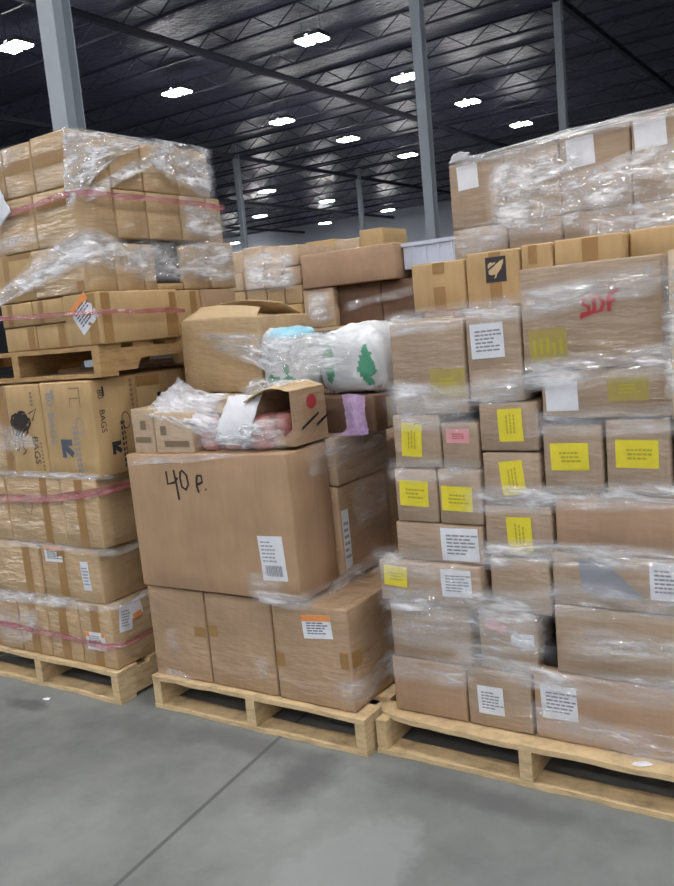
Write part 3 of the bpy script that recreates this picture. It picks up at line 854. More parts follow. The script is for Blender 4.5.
# top corner sheet and its folded edge
kid(film_sheet([[(-2.612, 2.258, 2.307), (-2.603, 2.42, 2.31), (-2.600, 2.66, 2.31), (-2.600, 2.80, 2.305)],
                [(-2.620, 2.252, 2.22), (-2.598, 2.38, 2.235), (-2.595, 2.52, 2.255), (-2.598, 2.68, 2.28)],
                [(-2.635, 2.250, 2.10), (-2.598, 2.30, 2.12), (-2.594, 2.40, 2.17), (-2.598, 2.50, 2.215)],
                [(-2.64, 2.250, 2.00), (-2.61, 2.262, 2.01), (-2.595, 2.30, 2.06), (-2.598, 2.36, 2.12)]], 'film_bright', .005, (40, 30), 1, name='film_sheet', solid=False, ed=(1, 0, 1, 0)), fr)
kid(film_band([(-2.603, 2.28), (-2.60, 2.75), (-2.60, 3.08)], [2.02, 2.235, 2.16], [2.06, 2.30, 2.23], 'film_bright', .012, .008, .006, 4, ed=(.6, .6)), fr)
kid(film_band([(-2.60, 2.64), (-2.60, 2.95), (-2.60, 3.075)], [2.20, 2.08, 2.04], [2.312, 2.312, 2.31], 'film_bright', .012, .010, .003, 9, ed=(0, 1)), fr)
kid(film_band([(-3.2, YU), (-3.02, YU), (-2.80, YU), (-2.66, YU), (-2.605, YU + .02), (-2.60, 2.45), (-2.60, 2.62)], [1.66, 1.70, 1.745, 1.775, 1.775, 1.76, 1.74], [1.72, 1.80, 1.885, 1.94, 1.95, 1.905, 1.87], 'film_bright', .014, .012, .012, 2), fr)
kid(film_band([(-2.60, 2.50), (-2.60, 2.9), (-2.585, 3.16)], [1.72, 1.71, 1.70], [1.91, 1.92, 1.93], 'film_milky', .012, .010, .02, 6), fr)
kid(film_band([(-2.60, 2.80), (-2.595, 3.0), (-2.60, 3.125)], [1.90, 1.89, 1.88], [2.10, 2.09, 2.06], 'film_milky', .012, .010, .02, 16), fr)
kid(film_band([(-3.2, YU), (-3.0, YU), (-2.84, YU)], [2.18, 2.20, 2.24], [2.285, 2.298, 2.30], 'film', .008, .006, .01, 11), fr)
kid(film_band([(-3.2, YU), (-2.95, YU), (-2.75, YU)], [1.89, 1.90, 1.92], [1.955, 1.96, 1.94], 'film', .008, .006, .01, 12), fr)
# lower film
fr = empty('stretch_film', (-2.70, 2.25, 0.4), 'clear stretch film wound round the lower left load, bunched in a white ridge', 'stretch film', 'stretch film wraps')
kid(film_band([(-3.69, Y0), (-2.95, Y0), (-2.70, Y0), (-2.655, Y0 + .03), (-2.655, 2.34)], [.955, .957, .955, .952, .95], [.99, .99, .985, .975, .965], 'film_milky', .014, .006, .004, 21), fr)
kid(film_band([(-3.5, YP), (-3.2, YP), (-2.99, YP)], [1.02, 1.05, 1.10], [1.22, 1.20, 1.13], 'film', .008, .006, .03, 26), fr)
kid(film_band([(-3.69, Y0), (-2.95, Y0), (-2.73, Y0), (-2.685, Y0 + .03), (-2.69, 2.5)], [.635, .64, .635, .63, .63], [.69, .68, .672, .668, .668], 'film', .012, .008, .008, 22), fr)
kid(film_band([(-3.69, Y0), (-2.95, Y0), (-2.75, Y0), (-2.70, Y0 + .03), (-2.70, 2.62)], [.36, .385, .395, .40, .41], [.435, .45, .44, .445, .455], 'film_milky', .012, .008, .008, 23), fr)
kid(film_band([(-3.5, Y0), (-3.30, Y0), (-3.15, Y0)], [.145, .16, .27], [.36, .37, .385], 'film', .010, .010, .01, 24), fr)
def strap(label, path, z, hgt=.03, seed=0):
    o = film_band(path, [q - hgt / 2 for q in z], [q + hgt / 2 for q in z], 'strap', .022, .004, .004, seed, name='pink_strap', dv=.006, ed=(1, 1), ends=False)
    o.name = 'plastic_strap'
    return tag(o, label, 'strap', 'pink straps on the left stack')
strap('thin pink plastic strap round the upper cartons of the left stack', [(-3.2, YU), (-2.9, YU), (-2.65, YU), (-2.604, YU + .03), (-2.60, 2.75), (-2.60, 3.1)], [2.02, 2.045, 2.06, 2.065, 2.062, 2.055], .022, 31)
strap('thin pink plastic strap across the tilted label, first layer of upper left pallet', [(-3.2, YU), (-2.9, YU), (-2.60, YU), (-2.553, YU + .03), (-2.553, 2.71)], [1.635, 1.625, 1.615, 1.612, 1.60], .018, 32)
strap('broad pink plastic strap round the third layer of the lower left load', [(-3.69, Y0), (-2.95, Y0), (-2.72, Y0), (-2.676, Y0 + .03), (-2.68, 2.6)], [.85, .875, .905, .91, .915], .032, 33)
strap('faint pink plastic strap low round the bottom cartons of the left pallet', [(-3.69, Y0), (-2.95, Y0), (-2.75, Y0), (-2.698, Y0 + .03), (-2.70, 2.6)], [.27, .262, .25, .255, .265], .026, 34)
# white sheet hung on the left stack
def paper(label, P, mat='white', name='paper_sheet', amp=.004, seed=0, cat='paper', thick=True):
    o = film_sheet(P, mat, amp, (12, 12), seed, name=name)
    md = o.modifiers.new('thickness', 'SOLIDIFY'); md.thickness = 0.0012
    return tag(o, label, cat)
paper('white paper sheet hanging askew on the left stack at the picture edge', [[(-3.16, 2.242, 2.13), (-3.10, 2.242, 2.165), (-3.04, 2.242, 2.205)], [(-3.13, 2.242, 2.05), (-3.07, 2.242, 2.085), (-3.00, 2.242, 2.125)], [(-3.10, 2.242, 1.97), (-3.03, 2.242, 2.005), (-2.96, 2.242, 2.045)]])

# ================================================================== MIDDLE STACK
G = 'cartons of the middle stack'
YM = 2.312
c = carton('left of three plain cartons along the front edge of the middle pallet', -2.535, -2.238, YM, 2.80, .142, .515, 'brown_wrap', G, rz=.006)
decal(c, 'F', -2.30, -2.242, .33, .37, 'tape', 'packing_tape')
c = carton('plain carton between its two neighbours at the front of the middle pallet', -2.232, -1.912, YM + .004, 2.80, .142, .513, 'brown_wrap', G)
decal(c, 'F', -2.228, -2.18, .34, .385, 'tape', 'packing_tape')
c = carton('corner carton with orange-topped white label at the front of the middle pallet', -1.902, -1.572, YM, 2.80, .142, .518, 'brown_wrap', G, rz=-.006)
ship_label(c, 'F', -1.765, -1.64, .40, .485, .10, header='orange', style='block', ink='ink_blue')
decal(c, 'F', -1.898, -1.86, .27, .32, 'tape', 'packing_tape'); decal(c, 'F', -1.615, -1.58, .30, .36, 'tape', 'packing_tape'); decal(c, 'R', 2.32, 2.38, .30, .36, 'tape', 'packing_tape')
marks(c, 'R', [(2.34, 2.78, .335, .338)], 'ink_faint', 'flap_edge')
big = carton('very big carton hand-marked 40 p. with a white shipping label, middle stack', -2.528, -1.742, 2.290, 2.535, .527, 1.06, 'brown', G, bulge=.006, dent=.004, ry=-.012)
strokes(big, 'F', [[(-2.318, .995), (-2.316, .945), (-2.28, .952), (-2.262, .97)], [(-2.278, 1.0), (-2.272, .95), (-2.265, .885)],
                   [(-2.243, .995), (-2.25, .97), (-2.244, .935), (-2.225, .925), (-2.21, .945), (-2.215, .98), (-2.235, .998), (-2.25, .985)],
                   [(-2.165, .975), (-2.168, .94), (-2.16, .915)], [(-2.168, .955), (-2.16, .98), (-2.14, .98), (-2.138, .955), (-2.165, .945)], [(-2.125, .93), (-2.12, .927)]], .010, 'marker', 'handwriting')
ship_label(big, 'F', -1.905, -1.795, .60, .765, .03, style='lines', ink='ink_grey')
G4 = 'cartons at the rear of the middle stack'
carton('carton behind the corner carton at the right side of the middle pallet', -2.05, -1.575, 2.805, 3.25, .142, .53, 'brown_wrap', G4)
c = carton('carton with long white label on its side behind the big marked carton', -2.25, -1.722, 2.545, 2.90, .53, .892, 'brown_wrap', G4)
ship_label(c, 'R', 2.555, 2.60, .57, .80, 0.0, style='block', ink='ink_grey')
c = carton('film-wrapped carton behind the right end of the big marked carton, upper', -2.25, -1.715, 2.545, 2.93, .895, 1.075, 'rosy_wrap', G4)
carton('carton rear of the labelled one on the right side of the middle pallet', -2.2, -1.73, 2.935, 3.3, .533, 1.0, 'brown_wrap', G4)
carton('inner carton low behind the big marked carton of the middle stack', -2.52, -2.06, 2.81, 3.3, .142, .52, 'brown', G4)
carton('inner carton high behind the big marked carton of the middle stack', -2.52, -2.26, 2.56, 3.0, .525, 1.058, 'brown', G4)
carton('low carton under the tall tan carton of the middle stack', -2.50, -2.06, 2.57, 2.95, 1.078, 1.245, 'tan_wrap', G4)
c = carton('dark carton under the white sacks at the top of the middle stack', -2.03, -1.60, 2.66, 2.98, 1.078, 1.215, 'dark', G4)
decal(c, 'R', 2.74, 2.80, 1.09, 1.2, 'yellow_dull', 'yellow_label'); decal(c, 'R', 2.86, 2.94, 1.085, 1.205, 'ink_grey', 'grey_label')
# tall worn tan carton with open flaps
c = carton('worn tall tan carton with ragged open top at the back of the middle stack', -2.465, -2.055, 2.60, 2.92, 1.254, 1.548, 'tan_wrap', G, ry=.028, dent=.009, bulge=.008)
def flap(parent_c, pts, name='flap', mat='pale'):
    o = film_sheet(pts, mat, .003, (8, 6), 3, name=name)
    md = o.modifiers.new('thickness', 'SOLIDIFY'); md.thickness = 0.004
    o.parent = parent_c.o; o.matrix_parent_inverse = (Matrix.Translation(parent_c.o.location) @ parent_c.o.rotation_euler.to_matrix().to_4x4()).inverted()
    return o
flap(c, [[(-2.46, 2.60, 1.548), (-2.27, 2.605, 1.552), (-2.07, 2.61, 1.54)], [(-2.42, 2.70, 1.605), (-2.27, 2.70, 1.60), (-2.12, 2.71, 1.58)]])
flap(c, [[(-2.46, 2.91, 1.552), (-2.27, 2.91, 1.55), (-2.07, 2.91, 1.545)], [(-2.44, 2.82, 1.61), (-2.27, 2.80, 1.615), (-2.08, 2.80, 1.59)]])
# two little printed cartons on the big carton
c = carton('small printed carton at the left end of the big marked carton top', -2.495, -2.378, 2.305, 2.45, 1.054, 1.232, 'pale_wrap', 'small cartons on the big marked carton')
marks(c, 'F', [(-2.445, -2.415, 1.15, 1.185)], 'ink_brown', 'picture_print'); marks(c, 'F', [(-2.48, -2.395, 1.10, 1.122)], 'ink_brown', 'word_print')
c = carton('small printed carton second from the left end of the big marked carton top', -2.370, -2.182, 2.30, 2.45, 1.058, 1.215, 'pale_wrap', 'small cartons on the big marked carton', rz=.03)
marks(c, 'F', [(-2.335, -2.305, 1.13, 1.165)], 'ink_brown', 'picture_print'); marks(c, 'F', [(-2.32, -2.20, 1.085, 1.108)], 'ink_brown', 'word_print')
PF = empty('packet_film', (-2.0, 2.30, 1.075), 'clear film drawn across the front of the red packets on the big marked carton', 'plastic film')
# red goods in clear bags
def packet(label, cx, cy, z0, hw, hd, hh, rz=0, seed=0):
    bm = bmesh.new(); n, m = 18, 12; g = []
    for i in range(m + 1):
        ph = -math.pi / 2 + math.pi * i / m; row = []
        for j in range(n):
            th = 2 * math.pi * j / n
            f = lambda t, e: math.copysign(abs(t) ** e, t)
            p = Vector((hw * f(math.cos(ph), .45) * f(math.cos(th), .5), hd * f(math.cos(ph), .45) * f(math.sin(th), .5), hh * f(math.sin(ph), .6)))
            p += noise.noise_vector(p * 22 + Vector((seed, 0, 0))) * .008
            p.z = max(p.z, -hh)
            row.append(bm.verts.new(p))
        g.append(row)
    for i in range(m):
        for j in range(n): f = bm.faces.new((g[i][j], g[i][(j + 1) % n], g[i + 1][(j + 1) % n], g[i + 1][j])); f.smooth = True
    bmesh.ops.remove_doubles(bm, verts=bm.verts, dist=1e-5)
    me = bpy.data.meshes.new('packet'); bm.to_mesh(me); bm.free()
    o = link('red_packet', me, 'red_goods', loc=(cx, cy, z0 + hh), rot=(0, 0, rz))
    tag(o, label, 'packet', 'red packets on the big marked carton')
    return o
packet('red goods in clear plastic beside the small printed cartons', -2.125, 2.39, 1.062, .052, .07, .062, .05, 1)
packet('red goods in clear plastic under the hanging white paper, nearer the small cartons', -2.01, 2.40, 1.063, .055, .07, .055, -.04, 2)
packet('red goods in clear plastic right of the hanging white paper', -1.892, 2.39, 1.064, .052, .07, .065, .08, 3)
# opened carton with round red mark
def open_carton():
    r = empty('open_carton', (-1.838, 2.48, 1.078), 'torn open carton with round red mark on its side, under the white sacks', 'carton', G)
    x0, x1, y0, y1, h, t = -.07, .09, -.13, .08, .195, .005
    link('side_panel', boxes_mesh('side_panel', [(x1 - t, x1, y0, y1, 0, h)], .001), 'brown_wrap', r)
    link('back_panel', boxes_mesh('back_panel', [(x0, x1 - t, y1 - t, y1, 0, h)], .001), 'brown_wrap', r)
    link('far_panel', boxes_mesh('far_panel', [(x0 - t, x0, y0, y1, 0, h)], .001), 'brown_wrap', r)
    link('bottom_panel', boxes_mesh('bottom_panel', [(x0, x1 - t, y0, y1 - t, 0, t)], .001), 'brown_wrap', r)
    # torn lower front
    bm = bmesh.new(); pr = []; rn = random.Random(5)
    for i in range(9):
        x = x0 + (x1 - t - x0) * i / 8; zt = .045 + rn.uniform(-.015, .02)
        pr.append([bm.verts.new((x, y0, 0)), bm.verts.new((x, y0, zt)), bm.verts.new((x, y0 + t, zt)), bm.verts.new((x, y0 + t, 0))])
    for i in range(8):
        for k in range(4): bm.faces.new((pr[i][k], pr[i][(k + 1) % 4], pr[i + 1][(k + 1) % 4], pr[i + 1][k]))
    me = bpy.data.meshes.new('torn_front'); bm.to_mesh(me); bm.free(); link('torn_front', me, 'brown_wrap', r)
    fl = film_sheet([[(x1, y0, h), (x1, 0, h + .002), (x1, y1, h)], [(x1 - .09, y0 - .02, h + .015), (x1 - .09, 0, h + .025), (x1 - .09, y1, h + .02)], [(x1 - .19, y0 - .03, h - .03), (x1 - .19, 0, h - .015), (x1 - .19, y1, h - .02)]], 'pale', .004, (10, 8), 4, name='top_flap')
    md = fl.modifiers.new('thickness', 'SOLIDIFY'); md.thickness = .004; fl.parent = r
    # red round mark
    bm = bmesh.new(); vs = [bm.verts.new((x1 + .0012, -.01 + .032 * math.cos(a * .4), .145 + .026 * math.sin(a * .4))) for a in range(16)]; bm.faces.new(vs)
    me = bpy.data.meshes.new('round_mark'); bm.to_mesh(me); bm.free(); link('round_mark', me, 'red_ink', r)
    bm = bmesh.new()
    for k in range(5):
        y0_, z_ = -.08 + .03 * k, .05 + .012 * (k % 3)
        vs = [bm.verts.new((x1 + .0012, y0_ + dy, z_ + dz)) for dy, dz in ((0, 0), (.05, .02), (.05, .03), (0, .012))]; bm.faces.new(vs)
    me = bpy.data.meshes.new('dark_print'); bm.to_mesh(me); bm.free(); link('dark_print', me, 'ink', r)
    return r
open_carton()
kid(film_sheet([[(-2.16, 2.33, 1.19), (-2.0, 2.315, 1.185), (-1.88, 2.315, 1.19), (-1.75, 2.325, 1.21)], [(-2.17, 2.31, 1.13), (-2.0, 2.30, 1.13), (-1.88, 2.30, 1.13), (-1.74, 2.31, 1.14)], [(-2.17, 2.30, 1.075), (-2.0, 2.295, 1.075), (-1.88, 2.295, 1.075), (-1.735, 2.30, 1.08)]], 'film_milky', .010, (44, 22), 77, name='film_sheet', freq=8, solid=False), PF)
packet('red goods showing inside the torn open carton', -1.835, 2.45, 1.086, .052, .075, .055, 0, 5)

# white sacks with green print
def sack(label, cx, cy, z0, hw, hd, hh, seed, leaves, rz=0.0, blue=None, ry=0.0):
    bm = bmesh.new(); n, m = 144, 80; g = []
    f = lambda t, e: math.copysign(abs(t) ** e, t)
    for i in range(m + 1):
        ph = -math.pi / 2 + math.pi * i / m; row = []
        for j in range(n):
            th = 2 * math.pi * j / n
            p = Vector((hw * f(math.cos(ph), .42) * f(math.cos(th), .5), hd * f(math.cos(ph), .42) * f(math.sin(th), .5), hh * f(math.sin(ph), .6)))
            w = noise.noise_vector(p * 8 + Vector((seed, 0, 0))) * .018 + noise.noise_vector(Vector((p.x * 30, p.y * 30, p.z * 12)) + Vector((0, seed, 0))) * .007 + noise.noise_vector(p * 60) * .002
            p += w; p.z = max(p.z, -hh * .96)
            row.append(bm.verts.new(p))
        g.append(row)
    for i in range(m):
        for j in range(n):
            q = bm.faces.new((g[i][j], g[i][(j + 1) % n], g[i + 1][(j + 1) % n], g[i + 1][j])); q.smooth = True
            c = q.calc_center_median()
            for (side, u, v, a, b) in leaves:
                cu = c.x if side == 'F' else c.y
                ok = (c.y < -hd * .2) if side == 'F' else (c.x > hw * .2)
                if ok and abs((cu - u) / a) ** 1.4 + abs((c.z - v) / b) ** 1.4 < 1 + .5 * noise.noise(c * 40): q.material_index = 1
            if blue and c.z > hh * .72 and abs(c.x - blue) < .06: q.material_index = 2
    bmesh.ops.remove_doubles(bm, verts=bm.verts, dist=1e-5)
    me = bpy.data.meshes.new('sack'); bm.to_mesh(me); bm.free()
    o = link('sack', me, ['sack', 'sack_green', 'sack_blue'], loc=(cx, cy, z0 + hh * .96), rot=(0, ry, rz))
    return tag(o, label, 'sack', 'white sacks on the middle stack')
sack('bulky white sack with two green leaf shapes, right one on the middle stack', -1.725, 2.83, 1.218, .155, .14, .13, 3.0, [('F', -.085, .0, .03, .085), ('F', .085, -.02, .032, .085), ('R', .06, -.01, .035, .065)])
sack('glossy white sack with faint green print, left one on the middle stack', -1.955, 2.675, 1.218, .096, .105, .138, 8.0, [('F', -.03, -.055, .03, .022), ('F', .04, -.06, .03, .02), ('F', .03, -.015, .02, .018)], blue=.03)
# lilac plastic hanging under the sacks
o = film_sheet([[(-1.72, 2.63, 1.225), (-1.68, 2.625, 1.23), (-1.625, 2.64, 1.22)], [(-1.70, 2.61, 1.16), (-1.655, 2.60, 1.165), (-1.62, 2.62, 1.16)], [(-1.69, 2.59, 1.10), (-1.64, 2.575, 1.10), (-1.60, 2.60, 1.10)], [(-1.74, 2.57, 1.083), (-1.64, 2.55, 1.086), (-1.59, 2.58, 1.084)]], 'purple', .004, (20, 24), 6, name='plastic_bag')
tag(o, 'lilac plastic bag hanging below the right white sack', 'plastic bag')
paper('white paper hanging over the red packets on the big marked carton', [[(-2.04, 2.37, 1.262), (-1.97, 2.36, 1.265), (-1.88, 2.37, 1.262)], [(-2.045, 2.325, 1.205), (-1.97, 2.32, 1.215), (-1.885, 2.325, 1.212)], [(-2.06, 2.310, 1.15), (-1.98, 2.300, 1.155), (-1.895, 2.31, 1.155)], [(-2.07, 2.305, 1.105), (-1.99, 2.300, 1.11), (-1.905, 2.305, 1.112)]], amp=.006, seed=2)
paper('flat tan envelopes lying under the ragged tan carton', [[(-2.35, 2.42, 1.215), (-2.22, 2.42, 1.205), (-2.10, 2.42, 1.19)], [(-2.35, 2.50, 1.235), (-2.22, 2.50, 1.235), (-2.08, 2.50, 1.225)], [(-2.34, 2.575, 1.258), (-2.22, 2.575, 1.25), (-2.07, 2.575, 1.25)]], 'pale', 'envelope', .006, 5, 'envelope')
paper('white envelope across the tan ones under the ragged tan carton', [[(-2.33, 2.40, 1.235), (-2.27, 2.41, 1.238), (-2.20, 2.42, 1.24)], [(-2.29, 2.48, 1.262), (-2.22, 2.49, 1.262), (-2.14, 2.50, 1.262)]], 'white', 'envelope', .004, 6, 'envelope')

o = film_sheet([[(-2.40, 2.50, 1.33), (-2.33, 2.48, 1.30), (-2.22, 2.46, 1.27), (-2.10, 2.44, 1.26)], [(-2.44, 2.42, 1.27), (-2.34, 2.40, 1.255), (-2.22, 2.38, 1.235), (-2.08, 2.37, 1.215)], [(-2.42, 2.34, 1.235), (-2.32, 2.33, 1.228), (-2.2, 2.32, 1.205), (-2.05, 2.33, 1.17)], [(-2.40, 2.292, 1.20), (-2.3, 2.285, 1.19), (-2.18, 2.29, 1.15), (-2.05, 2.30, 1.11)]], 'film_white', .012, (44, 36), 7, name='crumpled_plastic', freq=8, solid=False, ed=(.6, .3, .6, .2))
tag(o, 'crumpled clear plastic bag spread over the small printed cartons and red packets', 'plastic bag')
# wraps of the middle stack
fr = empty('stretch_film', (-1.72, 2.29, .5), 'clear stretch film twisted round the middle stack and its white sacks', 'stretch film', 'stretch film wraps')
kid(film_sheet([[(-2.40, 2.575, 1.51), (-2.08, 2.545, 1.49), (-1.92, 2.545, 1.48), (-1.78, 2.62, 1.47), (-1.62, 2.665, 1.46)], [(-2.33, 2.575, 1.46), (-2.06, 2.54, 1.42), (-1.92, 2.54, 1.40), (-1.80, 2.60, 1.40), (-1.62, 2.66, 1.39)], [(-2.28, 2.575, 1.42), (-2.06, 2.54, 1.36), (-1.93, 2.54, 1.30), (-1.82, 2.59, 1.30), (-1.64, 2.66, 1.31)]], 'film_bright', .008, (60, 30), 8, name='film_sheet', solid=False), fr)
kid(film_sheet([[(-2.08, 2.56, 1.32), (-1.98, 2.54, 1.31), (-1.88, 2.53, 1.30), (-1.76, 2.55, 1.29)], [(-2.1, 2.48, 1.25), (-1.98, 2.45, 1.27), (-1.88, 2.42, 1.29), (-1.76, 2.42, 1.30)], [(-2.11, 2.40, 1.20), (-1.98, 2.38, 1.235), (-1.87, 2.36, 1.27), (-1.78, 2.35, 1.29)]], 'film_bright', .012, (40, 24), 18, name='film_sheet', solid=False), fr)
kid(film_band([(-1.98, 2.30), (-1.78, 2.29), (-1.735, 2.31), (-1.73, 2.45), (-1.70, 2.70)], [.52, .505, .505, .50, .545], [.57, .575, .58, .575, .62], 'film_milky', .012, .010, .01, 41), fr)
kid(film_band([(-1.735, 2.34), (-1.725, 2.50), (-1.71, 2.75), (-1.71, 2.95)], [.95, .96, .97, .98], [1.09, 1.10, 1.11, 1.12], 'film', .014, .012, .02, 42), fr)
kid(film_band([(-2.52, 2.29), (-2.2, 2.288), (-1.9, 2.285)], [1.005, 1.03, 1.055], [1.05, 1.065, 1.07], 'film', .012, .006, .01, 43), fr)
kid(film_band([(-1.66, YM), (-1.58, YM), (-1.56, YM + .03), (-1.56, 2.6)], [.18, .17, .17, .22], [.27, .27, .28, .33], 'film', .010, .010, .02, 44), fr)
kid(film_band([(-2.02, YM), (-1.92, YM)], [.20, .19], [.32, .31], 'film', .010, .010, .02, 46), fr)
kid(film_band([(-2.46, YM), (-2.36, YM)], [.25, .24], [.37, .36], 'film', .010, .010, .02, 47), fr)
kid(film_band([(-1.985, 2.29), (-1.78, 2.285)], [.53, .54], [.66, .65], 'film', .012, .010, .02, 48), fr)
kid(film_band([(-1.70, 2.56), (-1.70, 2.88)], [.70, .72], [.92, .95], 'film', .014, .010, .02, 49), fr)
kid(film_band([(-2.5, YM), (-2.4, YM), (-2.3, YM)], [.15, .15, .15], [.185, .18, .165], 'film_milky', .010, .006, .01, 45), fr)

# ================================================================== RIGHT STACK
G = 'cartons of the right stack'
YR = 2.40
def rc(label, x0, x1, z0, z1, dy=0.0, dep=.5, mat='rosy_wrap', **k):
    return carton(label, x0, x1, YR + dy, YR + dy + dep, z0, z1, mat, G, rz=k.pop('rz', random.uniform(-.003, .003)), **k)
YL = 'yellow'
c = rc('plain low carton at the bottom left corner of the right pallet', -1.462, -1.188, .142, .338, mat='rosy')
c = rc('low carton with white label, second along the bottom of the right pallet', -1.182, -.962, .142, .345)
ship_label(c, 'F', -1.145, -1.055, .19, .285, .03, style='block')
c = rc('long low carton with big white label, bottom layer of the right pallet', -.952, -.43, .142, .368, mat='rosy')
ship_label(c, 'F', -.93, -.815, .215, .325, .03, style='block', ink='ink_grey')
c = rc('carton at the left corner, second layer of the right stack', -1.452, -1.158, .34, .543)
c = rc('carton with pink-tinged paper and white label, second layer of the right stack', -1.125, -.93, .347, .543)
ship_label(c, 'F', -1.015, -.94, .44, .48, 0, style='none'); decal(c, 'F', -1.10, -1.03, .48, .51, 'pink', 'pink_label', ang=-.3)
c = rc('long carton at the right, second layer of the right stack', -.872, -.43, .37, .588)
carton('black block standing for the shade in the gap between second layer cartons, right stack', -.925, -.877, YR + .03, YR + .3, .37, .44, 'near_black', G, name='dark_block', cat='bundle')  # solid black fill put in for the dark of an open gap
c = rc('carton sticking out left with small yellow label, third layer of the right stack', -1.468, -1.095, .546, .688, dy=-.02)
ship_label(c, 'F', -1.45, -1.362, .60, .67, -.05, mat=YL, style='few', ink='ink_yellow')
ship_label(c, 'F', -1.235, -1.13, .585, .675, .03, style='block')
c = rc('unlabelled carton in the middle, third layer of the right stack', -1.072, -.878, .547, .724)
c = rc('carton with white label near the right edge, third layer of the right stack', -.87, -.43, .59, .755)
ship_label(c, 'F', -.585, -.50, .635, .745, .02, style='block', ink='ink_grey')
polys(c, 'F', [[(-.79, .74), (-.72, .745), (-.60, .635), (-.66, .625), (-.78, .64)]], 'ink_grey', 'grey_paper')
c = rc('carton with torn white label, fourth layer of the right stack', -1.402, -1.088, .69, .818)
ship_label(c, 'F', -1.235, -1.105, .70, .808, .02, style='block', ink='ink_grey')
c = rc('carton with upright yellow label, fourth layer of the right stack', -1.078, -.862, .728, .888)
ship_label(c, 'F', -1.005, -.925, .745, .855, .03, mat=YL, style='fewv', ink='ink_yellow')
c = rc('long plain brown carton, fourth layer of the right stack', -.852, -.43, .758, .93, mat='rosy', dent=.006)
c = rc('small carton with yellow label at left corner, fifth layer of the right stack', -1.392, -1.238, .82, .998)
ship_label(c, 'F', -1.375, -1.27, .875, .96, -.03, mat=YL, style='few', ink='ink_yellow')
c = rc('small carton with yellow label, second from left, fifth layer of the right stack', -1.233, -1.083, .82, 1.0)
ship_label(c, 'F', -1.222, -1.115, .865, .945, -.02, mat=YL, style='few', ink='ink_yellow')
c = rc('carton with tilted upright yellow label, fifth layer of the right stack', -1.073, -.888, .892, 1.055)
ship_label(c, 'F', -1.015, -.94, .925, 1.03, .10, mat=YL, style='fewv', ink='ink_yellow')
c = rc('carton with upright yellow label at left corner, sixth layer of the right stack', -1.383, -1.213, 1.002, 1.175)
ship_label(c, 'F', -1.352, -1.278, 1.04, 1.15, -.06, mat=YL, style='fewv', ink='ink_yellow')
c = rc('small carton with pink label, sixth layer of the right stack', -1.207, -1.082, 1.004, 1.148)
ship_label(c, 'F', -1.19, -1.11, 1.085, 1.13, .0, mat='pink', style='few', ink='red_ink')
c = rc('carton with upright yellow label, sixth layer of the right stack, above its like', -1.075, -.888, 1.06, 1.208)
ship_label(c, 'F', -1.012, -.935, 1.09, 1.19, .03, mat=YL, style='fewv', ink='ink_yellow')
c = rc('square carton with broad yellow label, left of the pair under the long carton', -.877, -.702, .935, 1.138)
ship_label(c, 'F', -.855, -.742, 1.005, 1.085, .02, mat=YL, style='few', ink='ink_yellow')
c = rc('square carton with broad yellow label, right of the pair under the long carton', -.692, -.515, .94, 1.152)
ship_label(c, 'F', -.665, -.548, 1.015, 1.095, -.01, mat=YL, style='few', ink='ink_yellow')
carton('carton filling the right edge beside the yellow-labelled pair of the right stack', -.508, -.40, YR, YR + .5, .94, 1.152, 'rosy_wrap', G)
c = rc('large carton with dull yellow label at the left, seventh layer of the right stack', -1.367, -1.108, 1.178, 1.468, dep=.56, mat='rosy_wrap')
ship_label(c, 'F', -1.23, -1.112, 1.23, 1.32, .0, mat='yellow_dull', style='few', ink='ink_yellow')
c = rc('large carton with square white label, seventh layer of the right stack', -1.100, -.926, 1.212, 1.490, dep=.56)
ship_label(c, 'F', -1.085, -.978, 1.345, 1.45, .03, style='block', ink='ink_grey')
c = rc('long low carton with white and dull yellow labels under the red-marked carton', -.872, -.50, 1.158, 1.296, dep=.6)
ship_label(c, 'F', -.86, -.765, 1.18, 1.275, .02, style='none')
ship_label(c, 'F', -.68, -.568, 1.205, 1.275, .02, mat='yellow_dull', style='few', ink='ink_yellow')
c = rc('big carton with red marker scrawl and yellow label, upper front of the right stack', -.920, -.522, 1.298, 1.595, dep=.29, bulge=.006)
ship_label(c, 'F', -.90, -.785, 1.325, 1.42, .02, mat='yellow_dull', style='tall', ink='ink_yellow')
strokes(c, 'F', [[(-.715, 1.50), (-.735, 1.495), (-.735, 1.48), (-.718, 1.472), (-.72, 1.455), (-.742, 1.452)], [(-.705, 1.498), (-.703, 1.455), (-.685, 1.46), (-.678, 1.48), (-.69, 1.498), (-.708, 1.50)], [(-.665, 1.50), (-.663, 1.455)], [(-.665, 1.50), (-.635, 1.512)], [(-.665, 1.48), (-.645, 1.487)], [(-.745, 1.445), (-.70, 1.46)]], .011, 'red_ink', 'marker_scrawl')
carton('film-covered carton at the right picture edge beside the red-marked carton', -.497, -.34, 2.345, 2.75, 1.154, 1.60, 'pale_wrap', G)
